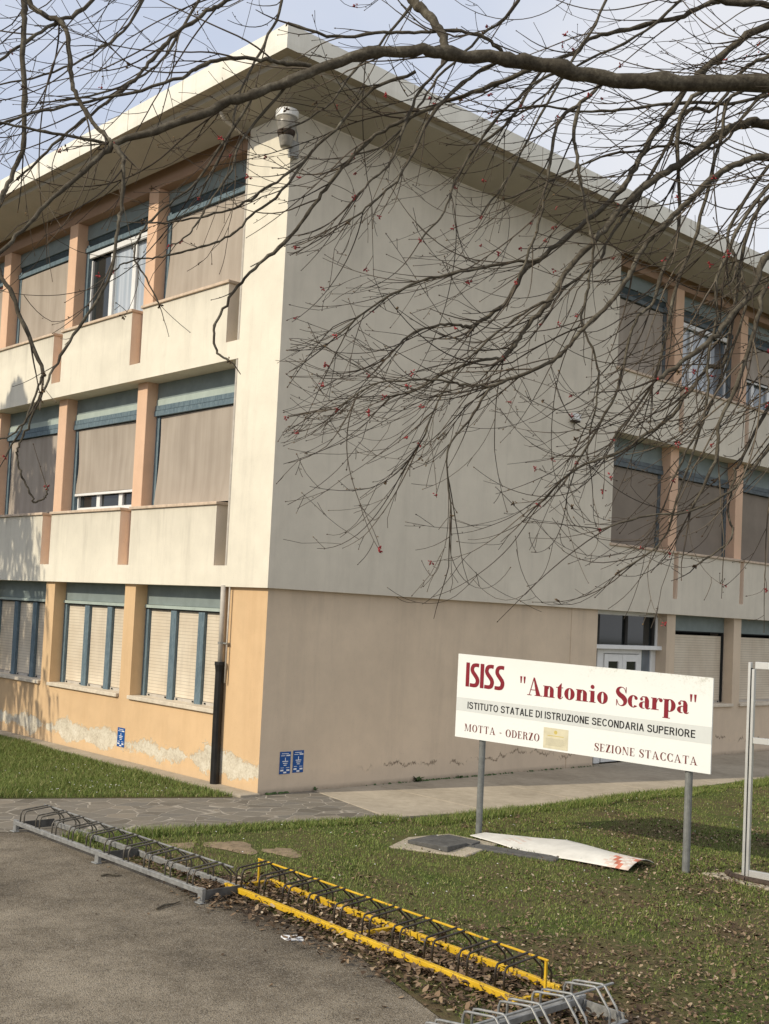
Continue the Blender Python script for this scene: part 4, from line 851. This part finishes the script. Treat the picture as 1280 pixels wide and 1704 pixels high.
(0.8,[(-6.94,-8.4,5.0,6.9),(-7.14,-8.25,4.56,6.1),(-7.24,-8.22,4.45,5.6),(-7.33,-8.18,4.34,5.0),(-7.39,-8.18,4.24,4.6),(-7.42,-8.2,4.14,4.1),(-7.41,-8.27,4.06,3.7),(-7.37,-8.35,3.92,3.3)]),
(0.8,[(-6.9,-8.57,4.99,6.8),(-7.07,-8.47,4.69,5.9),(-7.12,-8.48,4.55,5.3),(-7.21,-8.45,4.38,4.7),(-7.27,-8.46,4.28,4.2),(-7.33,-8.47,4.2,3.7),(-7.41,-8.46,4.14,3.2)]),
(1.1,[(-5.19,-9.04,5.47,9.4),(-5.41,-8.93,5.46,8.2),(-5.61,-8.83,5.29,7.3),(-5.78,-8.75,5.04,6.5),(-5.91,-8.71,4.8,5.7),(-5.99,-8.72,4.62,5.0),(-6.12,-8.69,4.45,4.4)]),
(1.0,[(-5.27,-8.65,6.61,9.9),(-5.38,-8.61,5.97,8.6),(-5.58,-8.53,5.72,7.6),(-5.79,-8.44,5.45,6.8),(-5.93,-8.41,5.22,6.0),(-6.09,-8.37,5.02,5.2),(-6.26,-8.33,4.92,4.6)]),
(1.0,[(-5.61,-8.34,6.62,9.9),(-5.79,-8.28,6.0,8.4),(-5.98,-8.22,5.68,7.3),(-6.16,-8.19,5.44,6.3),(-6.32,-8.16,5.2,5.4),(-6.54,-8.09,5.02,4.6)]),
(1.0,[(-4.79,-8.94,6.7,10.0),(-4.97,-8.89,6.03,8.5),(-5.17,-8.86,5.67,7.3),(-5.38,-8.8,5.28,6.3),(-5.57,-8.77,4.91,5.4),(-5.76,-8.75,4.65,4.6)]),
(1.0,[(-6.24,-7.65,6.57,10.0),(-6.3,-7.72,5.94,8.5),(-6.42,-7.75,5.65,7.3),(-6.57,-7.76,5.33,6.3),(-6.67,-7.81,5.03,5.4),(-6.83,-7.81,4.67,4.6)]),
(1.0,[(-6.6,-7.86,6.32,9.4),(-6.85,-7.73,5.72,8.0),(-7.0,-7.71,5.39,6.9),(-7.15,-7.69,5.21,6.0),(-7.37,-7.62,5.07,5.1),(-7.59,-7.56,4.98,4.3)]),
(1.0,[(-6.95,-7.67,6.17,9.3),(-7.14,-7.63,5.58,7.6),(-7.32,-7.62,5.33,6.3),(-7.55,-7.58,5.14,5.2),(-7.79,-7.52,5.01,4.2)]),
(1.0,[(-4.19,-9.33,6.7,10.2),(-4.57,-9.09,6.11,8.7),(-4.82,-8.99,5.85,7.5),(-5.13,-8.83,5.62,6.5),(-5.38,-8.72,5.34,5.6),(-5.57,-8.68,5.22,4.7)]),
(1.0,[(-4.22,-9.63,5.59,11.3),(-4.52,-9.44,5.44,9.7),(-4.79,-9.29,5.4,8.5),(-5.06,-9.14,5.32,7.4),(-5.3,-9.01,5.26,6.4),(-5.52,-8.91,5.25,5.4),(-5.75,-8.79,5.17,4.6)]),
]

# ------------------------------------------------------------------ the bare tree in front
CAMC = Vector((-10.059, -12.565, 2.6226))
FWD = Vector((.65954078, .75002215, .04972662)); RGT = Vector((.74832984, -.66140121, .0505063)); UPV = Vector((-.07077009, -.00390095, .99748503))
OUT = Vector((-.749, .662, 0))            # away from the trunk, into the crown
TRUNK = Vector((-3.35, -10.75, 0))
tree = thing('bare_tree', 'leafless tree with drooping twigs and red flower buds hanging in front of the school', 'tree', TRUNK)
tb = MB()
hubz = 4.9
tb.tube([(0, 0, -.1), (.0, .0, .12), (.02, .02, .9), (-.03, .05, 2.2), (-.10, .06, 3.6), (-.2, .05, 4.7), (-.12, .02, 5.8), (.05, -.05, 7.2)], [.33, .25, .215, .20, .18, .155, .12, .07], 14)
tb.build('trunk', 'bark', tree, smooth=True)

R2 = random.Random(21)
def rv(): return Vector((R2.gauss(0, 1), R2.gauss(0, 1), R2.gauss(0, 1)))
def smooth_path(P, n=5):
    q = catmull(P, n); return [Vector(p[:3]) for p in q], [max(.0011, p[3]) for p in q]
class Soup:
    """many tubes gathered as arrays for one mesh"""
    def __init__(s, n): s.n = n; s.V = []; s.F = []; s.c = 0
    def tube(s, P, Rr):
        n = s.n; k = len(P); T = np.array([list((P[min(i+1, k-1)]-P[max(i-1, 0)]).normalized()) for i in range(k)])
        u = Vector(T[0]).orthogonal().normalized(); V = np.empty((k, n, 3)); ang = 2*PI*np.arange(n)/n
        for i in range(k):
            t = Vector(T[i]); u = u-t*u.dot(t); u = u.normalized() if u.length > 1e-6 else t.orthogonal().normalized(); w = t.cross(u)
            V[i] = np.array(P[i])+Rr[i]*(np.outer(np.cos(ang), u)+np.outer(np.sin(ang), w))
        s.V.append(V.reshape(-1, 3)); i, j = np.meshgrid(np.arange(k-1), np.arange(n), indexing='ij'); j2 = (j+1) % n
        s.F.append(np.stack([i*n+j, i*n+j2, (i+1)*n+j2, (i+1)*n+j], -1).reshape(-1, 4)+s.c); s.c += k*n
    def blob(s, c, r, ax):
        """small pointed bud: an octahedron as quads"""
        ax = ax.normalized(); u = ax.orthogonal().normalized(); w = ax.cross(u); c = Vector(c)
        V = [c-ax*r*.9]+[c+(u*math.cos(a)+w*math.sin(a))*r*.62 for a in (0, PI/2, PI, 3*PI/2)]+[c+ax*r*1.25]
        s.V.append(np.array([list(v) for v in V])); f = [(0, 2, 1, 1), (0, 3, 2, 2), (0, 4, 3, 3), (0, 1, 4, 4), (5, 1, 2, 2), (5, 2, 3, 3), (5, 3, 4, 4), (5, 4, 1, 1)]
        s.F.append(np.array(f)+s.c); s.c += 6
    def build(s, name, mats, parent, smooth, tri=False):
        V = np.concatenate(s.V)-np.array(TRUNK); F = np.concatenate(s.F)
        if tri: F = F[:, :3]
        return fast_mesh(name, V, F, mats, parent, smooth)
limbs, twigs, buds, flowers = Soup(9), Soup(4), Soup(0), Soup(0)

def cluster(p, ax, red):
    n = R2.randint(5, 8)
    for _ in range(n):
        d = (ax.normalized()*.6+rv()*.7); (flowers if red else buds).blob(p+d.normalized()*R2.uniform(.003, .015), R2.uniform(.0048, .0082), d)
# the crown thins out beyond these upright planes, on the side away from the trunk
EDGE = Vector((-10.059, -12.565, 0))
def beyond(p, k): return (p-EDGE).dot(Vector((.749, -.662, 0))+Vector((.66, .75, 0))*k) < 0
def grow(p, d, L, r, level, red):
    """one twig: a long smooth arc that droops, then turns its tip up and outward"""
    n = max(5, int(L/.05)+2); st = L/(n-1); P = [Vector(p)]; D = d.normalized(); Rr = [r]
    lift = R2.gauss(.75, .55); side = rv()*.038; kink = R2.randint(2, n)
    for i in range(1, n):
        f = i/(n-1)
        D = D+Vector((0, 0, (-.045 if f < .35 else .075*lift)))+OUT*.028+side+rv()*.014
        if i == kink: D = D+rv()*.16
        if P[-1].z < 3.05: D.z += .05
        D.normalize(); P.append(P[-1]+D*st); Rr.append(max(.0013, r*(1-.62*f)))
        if P[-1].z < 2.62 and i > 2: break
        if i > 2 and p[0] > -7.0 and P[-1].z < 4.4 and beyond(P[-1], .036): break
    n = len(P)
    twigs.tube(P, Rr)
    if level < 2:
        for i in range(2, n-1):
            if R2.random() < (.22 if level == 0 else .13):
                dd = (P[i+1]-P[i]).normalized(); q = rv(); q = (q-dd*q.dot(dd)).normalized()
                a = R2.uniform(.4, .85); e = dd*math.cos(a)+q*math.sin(a)+OUT*.12
                ll = R2.uniform(.03, .12) if level else min(.55, R2.expovariate(1/.20)+.04)
                grow(P[i], e, ll, max(.0012, Rr[i]*.7), level+1 if ll > .10 else 2, red)
    for i in range(1, n-1):
        if R2.random() < .12:
            dd = (P[i+1]-P[i-1]).normalized(); q = rv(); q = (q-dd*q.dot(dd)).normalized()
            buds.blob(P[i]+q*.006, R2.uniform(.0032, .0058), q+dd*.6)
    if R2.random() < .55: buds.blob(P[-1]+D*.004, R2.uniform(.004, .0065), D)
    if R2.random() < (.06 if level else .09): cluster(P[-1], D, R2.random() < red)

for dens, pts in BRANCHES:
    P, Rr = smooth_path([(x, y, z, r/1000) for x, y, z, r in pts], 5)
    # natural crookedness
    P = [p+rv()*min(.004, .0025+rr*.06) for p, rr in zip(P, Rr)]
    Rr = [a*(.86 if a > .01 else .95) for a in Rr]
    knots = {R2.randint(1, len(P)-2) for _ in range(len(P)//6)}
    limbs.tube(P, [a*(R2.uniform(.93, 1.07)+(.22 if i in knots else 0)) for i, a in enumerate(Rr)])
    acc = 0.0; tot = sum((P[i+1]-P[i]).length for i in range(len(P)-1)); run = 0
    for i in range(1, len(P)-1):
        seg = (P[i]-P[i-1]).length; run += seg; acc += seg*dens
        thin = beyond(P[i], .012); zz = P[i].z
        gap = .16 if Rr[i] > .011 else .108
        if run < .25*tot and Rr[i] > .02: gap = .24
        if thin: gap *= 3.6 if zz < 4.45 else 1.5
        elif zz < 3.5: gap *= 2.0
        elif zz > 4.3: gap *= 1.6
        while acc > gap:
            acc -= gap*R2.uniform(.6, 1.4)
            dd = (P[i+1]-P[i-1]).normalized(); q = rv(); q = (q-dd*q.dot(dd)).normalized()
            a = R2.uniform(.25, .75)
            d = dd*math.cos(a)+q*math.sin(a)+OUT*R2.uniform(.1, .5)+Vector((0, 0, R2.uniform(-.2, .12)))
            L = min(1.25, R2.expovariate(1/.40)+.18)*(.7 if P[i].z < 3.5 else 1.0)
            if thin and zz < 4.45: L *= .6
            red = .35 if thin else .85
            grow(P[i], d, L, max(.0021, min(.0044, Rr[i]*.5)), 0, red)
    D = (P[-1]-P[-2]).normalized()
    if dens >= 1.2 and not thin:               # a spray fans out of the limb's end
        for _ in range(4 if zz > 3.4 else 2):
            e = D*.9+rv()*.28+OUT*.15+Vector((0, 0, R2.uniform(-.3, .1))); grow(P[-1-R2.randint(0, 3)], e, R2.uniform(.35, .85), .0029, 0, .9)
    if zz > 2.7: grow(P[-1], D+rv()*.2, R2.uniform(.12, .4)*(.5 if thin else 1), max(.0015, Rr[-1]*.7), 0, .6)
    cluster(P[-1], D, R2.random() < .5)
limbs.build('limb', ['bark'], tree, True)
twigs.build('crown', ['twig'], tree, True)
buds.build('bud', ['bud'], tree, False, True)['kind'] = 'stuff'
flowers.build('flower', ['flower'], tree, False, True)['kind'] = 'stuff'

# ------------------------------------------------------------------ conifer that shades the far end of the long side
cf = thing('conifer', 'tall dark conifer with hanging feathery sprays standing on the grass left of the school', 'tree', (-6.9, 9.6, 0))
q = MB(); q.tube([(0, 0, -.1), (0, 0, .5), (.05, 0, 4), (0, .05, 8), (0, 0, 11.2)], [.24, .18, .14, .08, .015], 10); q.build('trunk', 'bark', cf, smooth=True)
V = []; F = []; c = 0; r = np.random.default_rng(4)
for i in range(4300):
    z = .5+r.random()**.85*10.6; rad = 2.35*(1-(z/11.7))**.62*(.25+.75*r.random()**.6)*(1+.22*math.sin(z*2.6+1)+.2*math.sin(z*7.3)); a = r.random()*2*PI
    x, y = rad*math.cos(a), rad*math.sin(a); ln = r.uniform(.25, .8); wd = r.uniform(.02, .06); b = r.random()*2*PI; t = r.uniform(-.12, .12, 2)
    dx, dy = math.cos(b)*wd, math.sin(b)*wd
    V += [(x-dx, y-dy, z), (x+dx, y+dy, z+.02), (x+t[0]+math.cos(a)*.1, y+t[1]+math.sin(a)*.1, z-ln)]; F.append((c, c+1, c+2)); c += 3
fast_mesh('crown', np.array(V), np.array(F), ['needle'], cf)

# ------------------------------------------------------------------ grass, fallen leaves, small weeds
def inside(x, y, poly):
    r = np.zeros(len(x), bool); n = len(poly)
    for i in range(n):
        (x1, y1), (x2, y2) = poly[i], poly[(i+1) % n]
        c = ((y1 > y) != (y2 > y)) & (x < (x2-x1)*(y-y1)/((y2-y1) if y2 != y1 else 1e-9)+x1); r ^= c
    return r
_ph = RNG.uniform(0, 6.28, (4, 10)); _fr = RNG.normal(0, 1, (4, 10, 2))
def vnoise(x, y, s, k):
    o = 0
    for j in range(10): o = o+np.sin((x*_fr[k, j, 0]+y*_fr[k, j, 1])*s*(1+.25*j)+_ph[k, j])/(1+.3*j)
    return o/3.2
LAWN = [(-3.70, -1.22), (-2.78, -1.40), (-.9, -1.70), (.57, -1.98), (.64, -2.34), (14, -2.40), (14, -10), (-4.6, -10), (-4.45, -8.3), (-4.22, -7.48), (-3.78, -6.2), (-3.58, -5), (-3.42, -4.2), (-3.58, -3.4), (-3.68, -2)]
VERGE = [(-.32, .10), (-.55, .17), (-3.21, 1.27), (-6, 2.45), (-6, 9), (-.30, 9)]
def leafy(x, y):
    """how much of the ground the dry leaves cover: most by the racks and under the tree"""
    a = np.clip((-3.4-y)/4.2, 0, 1)*.55+.40*np.clip(1-np.abs(x+3.2)/1.1, 0, 1)*(y < -3.6)+.55*vnoise(x, y, 1.5, 0)+.20*vnoise(x, y, 4.5, 2)+.08
    a += .35*np.exp(-((x-.9)**2+(y+5.9)**2)/1.2)+.10*((y < -4.9) & (x > -2.6))
    return np.clip(a, .03, 1)
def blades(name, poly, n, box, h0, h1, keep, parent=None):
    x = RNG.uniform(box[0], box[1], n); y = RNG.uniform(box[2], box[3], n)
    k = inside(x, y, poly) & (RNG.random(n) < keep(x, y)); x, y = x[k], y[k]; m = len(x)
    tall = (.75+.35*vnoise(x, y, 2.6, 1)); h = RNG.uniform(h0, h1, m)*np.clip(tall, .35, 1.5); a = RNG.uniform(0, 2*PI, m); w = RNG.uniform(.0022, .0048, m)
    l = RNG.uniform(.15, .9, m)*h; b = RNG.uniform(0, 2*PI, m); z0 = np.full(m, .0)
    V = np.empty((m, 5, 3))
    V[:, 0] = np.stack([x-np.cos(a)*w, y-np.sin(a)*w, z0], 1); V[:, 1] = np.stack([x+np.cos(a)*w, y+np.sin(a)*w, z0], 1)
    mx, my = x+np.cos(b)*l*.35, y+np.sin(b)*l*.35
    V[:, 2] = np.stack([mx+np.cos(a)*w*.8, my+np.sin(a)*w*.8, h*.6], 1); V[:, 3] = np.stack([mx-np.cos(a)*w*.8, my-np.sin(a)*w*.8, h*.6], 1)
    V[:, 4] = np.stack([x+np.cos(b)*l, y+np.sin(b)*l, h], 1)
    i = np.arange(m)[:, None]*5
    F = np.concatenate([i+np.array([[0, 1, 2]]), i+np.array([[0, 2, 3]]), i+np.array([[3, 2, 4]])])
    return tag(fast_mesh(name, V.reshape(-1, 3), F, ['grass']), kind='stuff')
def edge_boost(x, y):  # longer, thicker tufts where nobody mows: along the pavings
    return np.clip(1-np.abs(y-(-1.45-.18*(x+2.6)))/.35, 0, 1)
g1 = blades('grass', LAWN, 330000, (-4.6, 12, -10, -1.2), .018, .050, lambda x, y: np.clip(1.05-.95*leafy(x, y)+.75*vnoise(x, y, 1.9, 2)+.3*vnoise(x, y, 6.5, 1), .05, 1)*np.where(x > 4.5, .55, 1))
g1['label'] = 'short mown lawn thinning out among the dry leaves'
blades('grass', LAWN, 120000, (-3.8, 10, -3.0, -1.2), .05, .12, lambda x, y: np.where(((x < .7) & (edge_boost(x, y) > .05)) | ((x >= .6) & (y > -2.75+.15*vnoise(x, y, 2, 0))), .8, 0))
blades('grass', VERGE, 220000, (-6, -.3, 0, 9), .05, .13, lambda x, y: np.clip(.8+.4*vnoise(x, y, 1.6, 3), .15, 1))

def leaves(name, n, box, keep, zf, s0=.018, s1=.046):
    x = RNG.uniform(box[0], box[1], n); y = RNG.uniform(box[2], box[3], n); k = RNG.random(n) < keep(x, y); x, y = x[k], y[k]; m = len(x)
    s = RNG.uniform(s0, s1, m); a = RNG.uniform(0, 2*PI, m); tilt = RNG.normal(0, .42, m); z = zf(m)
    base = np.array([(-1, 0, 0), (-.35, .55, .30), (.35, .62, .42), (1.05, .05, .12), (.35, -.60, .38), (-.4, -.5, .22), (.05, 0, -.05)])
    B = base[None]*RNG.uniform(.6, 1.25, (m, 7, 1)); B[:, :, 2] *= RNG.uniform(-.4, 1.5, (m, 1))
    ct, st = np.cos(tilt)[:, None], np.sin(tilt)[:, None]
    bx, bz = B[:, :, 0]*ct-B[:, :, 2]*st, B[:, :, 0]*st+B[:, :, 2]*ct; ca, sa = np.cos(a)[:, None], np.sin(a)[:, None]
    V = np.stack([x[:, None]+s[:, None]*(bx*ca-B[:, :, 1]*sa), y[:, None]+s[:, None]*(bx*sa+B[:, :, 1]*ca), np.maximum(.006, z[:, None]+s[:, None]*(bz+.3))], -1)
    i = np.arange(m)[:, None]*7; F = np.concatenate([i+np.array([[p, (p+1) % 6, 6]]) for p in range(6)])
    return tag(fast_mesh(name, V.reshape(-1, 3), F, ['leaf']), kind='stuff')
lf = leaves('fallen_leaves', 75000, (-4.4, 9, -10, -1.6), lambda x, y: inside(x, y, LAWN)*np.clip(leafy(x, y)**1.15*1.1-.05, .018, 1)*np.where(x > 4.5, .4, 1), lambda m: RNG.uniform(.004, .03, m), .009, .025)
lf['label'] = 'dry brown leaves scattered over the lawn'
rk = lambda x, y: np.clip(1.15-np.abs(x-(-3.45+.058*(y+4.05)))/.55, 0, 1)*np.where((y < -3.75) & (y > -8.6), 1, .0)*np.clip(.75+.5*vnoise(x, y, 3, 1), .1, 1)
l2 = leaves('fallen_leaves', 15000, (-4.3, -2.7, -8.7, -3.6), rk, lambda m: RNG.uniform(.002, .055, m), .014, .038)
l2['label'] = 'drift of curled brown leaves caught in the yellow rack'
l3 = leaves('fallen_leaves', 2600, (-3.95, -3.2, -4.3, -2.4), lambda x, y: np.clip(1-np.abs(x+3.5)/.4, 0, 1)*np.clip((-2.3-y)/1.9, 0, 1), lambda m: RNG.uniform(.002, .03, m), .014, .032)
l3['label'] = 'dry leaves under the near end of the grey rack'
l4 = leaves('fallen_leaves', 260, (-6.5, -3.8, -9.5, -2.5), lambda x, y: np.clip(.9-np.abs(x+4.0)/1.5, .05, 1), lambda m: RNG.uniform(.001, .004, m), .008, .022)
l4['label'] = 'few small leaf crumbs blown on the asphalt'
# daisies in both lawns
x = np.concatenate([RNG.uniform(-3, -.6, 60), RNG.uniform(-2.5, 9, 130)]); y = np.concatenate([RNG.uniform(.6, 3.5, 60), RNG.uniform(-6, -1.9, 130)]); keep = inside(x, y, LAWN) | inside(x, y, VERGE); x, y = x[keep], y[keep]
n = len(x); ang = 2*PI*np.arange(6)/6; V = np.stack([x[:, None]+.011*np.cos(ang), y[:, None]+.011*np.sin(ang), np.broadcast_to(RNG.uniform(.035, .09, n)[:, None], (n, 6))+.004*np.sin(ang*2+1)], -1).reshape(-1, 3)
F = (np.arange(n)[:, None]*6+np.arange(6)); dz = tag(fast_mesh('daisies', V, F, ['petal']), kind='stuff'); dz['label'] = 'tiny white daisies dotted through the grass'

def weed(label, loc, size, n, seed):
    r = random.Random(seed); q = MB()
    for i in range(n):
        a = r.uniform(0, 2*PI); l = size*r.uniform(.5, 1.1); w = l*.16; up = r.uniform(.4, 1.3); dx, dy = math.cos(a), math.sin(a)
        P = [(0, 0, 0), (dx*l*.5-dy*w, dy*l*.5+dx*w, l*up*.5), (dx*l*.5+dy*w, dy*l*.5-dx*w, l*up*.5), (dx*l, dy*l, l*up*.62)]
        q.add(P, [(0, 2, 1), (1, 2, 3)])
    o = q.build('weed', 'weed'); o.location = loc; tag(o, label, 'weed', 'weeds along the foot of the wall')
weed('small dark weed at the wall foot just right of the two blue stickers', (1.10, .02, .01), .07, 16, 1)
weed('largest leafy weed growing at the foot of the beige wall left of the school sign', (3.25, .02, .01), .12, 26, 2)
weed('low weed patch at the wall foot close behind the left sign post', (4.25, .03, .01), .06, 30, 4)
q = MB(); r = random.Random(9)
for i in range(240):
    x = r.choice([r.uniform(3.3, 5.2), r.uniform(.2, .6), r.uniform(2.0, 8.2)]); y = r.uniform(.015, .065); s = r.uniform(.008, .026)
    q.add([(x-s, y-s*.5, .011), (x+s, y-s*.5, .012), (x+s*.6, y+s*.4, .011+s), (x-s*.4, y+s*.5, .012+s*.7)], [(0, 1, 2, 3)])
mo = tag(q.build('moss', 'weed'), kind='stuff'); mo['label'] = 'dark moss and dirt along the foot of the beige wall'

# ------------------------------------------------------------------ light, sky, camera
SUN_EL = math.radians(31.5); sdir = Vector((-.977*math.cos(SUN_EL), .215*math.cos(SUN_EL), math.sin(SUN_EL)))
sl = bpy.data.lights.new('sun', 'SUN'); sl.energy = 3.35; sl.angle = math.radians(.55); sl.color = (1.0, .90, .72)
so = bpy.data.objects.new('sun', sl); COL.objects.link(so); so.rotation_euler = sdir.to_track_quat('Z', 'Y').to_euler()
world = bpy.data.worlds.new('World'); scene.world = world; world.use_nodes = True
nt = world.node_tree; nt.nodes.clear()
sky = nt.nodes.new('ShaderNodeTexSky'); sky.sky_type = 'NISHITA'; sky.sun_disc = False
sky.sun_elevation = SUN_EL; sky.sun_rotation = math.atan2(sdir.x, sdir.y); sky.air_density = 1.2; sky.dust_density = 3.5; sky.ozone_density = 1.0
tc = nt.nodes.new('ShaderNodeTexCoord')
mp = nt.nodes.new('ShaderNodeMapping'); mp.inputs['Scale'].default_value = (1, 1, 2.2); nt.links.new(tc.outputs['Generated'], mp.inputs['Vector'])
nz = nt.nodes.new('ShaderNodeTexNoise'); nz.inputs['Scale'].default_value = 2.2; nz.inputs['Detail'].default_value = 5; nt.links.new(mp.outputs[0], nz.inputs['Vector'])
dt = nt.nodes.new('ShaderNodeVectorMath'); dt.operation = 'DOT_PRODUCT'; nt.links.new(tc.outputs['Generated'], dt.inputs[0]); dt.inputs[1].default_value = (.75, -.66, .1)
ad = nt.nodes.new('ShaderNodeMath'); ad.operation = 'MULTIPLY_ADD'; nt.links.new(dt.outputs['Value'], ad.inputs[0]); ad.inputs[1].default_value = .75; nt.links.new(nz.outputs['Fac'], ad.inputs[2])
rp = nt.nodes.new('ShaderNodeValToRGB'); nt.links.new(ad.outputs[0], rp.inputs[0])
e = rp.color_ramp.elements; e[0].position = .30; e[0].color = (.67, .74, .90, 1); e[1].position = .66; e[1].color = (.93, .94, .985, 1)
sc_ = nt.nodes.new('ShaderNodeVectorMath'); sc_.operation = 'SCALE'; sc_.inputs['Scale'].default_value = 10.0; nt.links.new(rp.outputs[0], sc_.inputs[0])
mx = nt.nodes.new('ShaderNodeMix'); mx.data_type = 'RGBA'; mx.inputs[0].default_value = .84
nt.links.new(sky.outputs[0], mx.inputs[6]); nt.links.new(sc_.outputs[0], mx.inputs[7])
bg = nt.nodes.new('ShaderNodeBackground'); bg.inputs['Strength'].default_value = .1; nt.links.new(mx.outputs[2], bg.inputs['Color'])
wo = nt.nodes.new('ShaderNodeOutputWorld'); nt.links.new(bg.outputs[0], wo.inputs['Surface'])

cd = bpy.data.cameras.new('camera'); cam = bpy.data.objects.new('camera', cd); COL.objects.link(cam)
cd.sensor_fit = 'HORIZONTAL'; cd.sensor_width = 36; cd.lens = 36*1912.03/1280; cd.shift_x = (640-536.8)/1280; cd.shift_y = (920.64-852)/1280
cd.clip_start = .05; cd.clip_end = 600
mt = Matrix((RGT, UPV, -FWD)).transposed().to_4x4(); mt.translation = CAMC; cam.matrix_world = mt
scene.camera = cam
scene.view_settings.view_transform = 'Standard'; scene.view_settings.look = 'None'; scene.view_settings.exposure = 0; scene.view_settings.gamma = 1
scene.cycles.use_denoising = True; scene.cycles.max_bounces = 6; scene.cycles.diffuse_bounces = 4
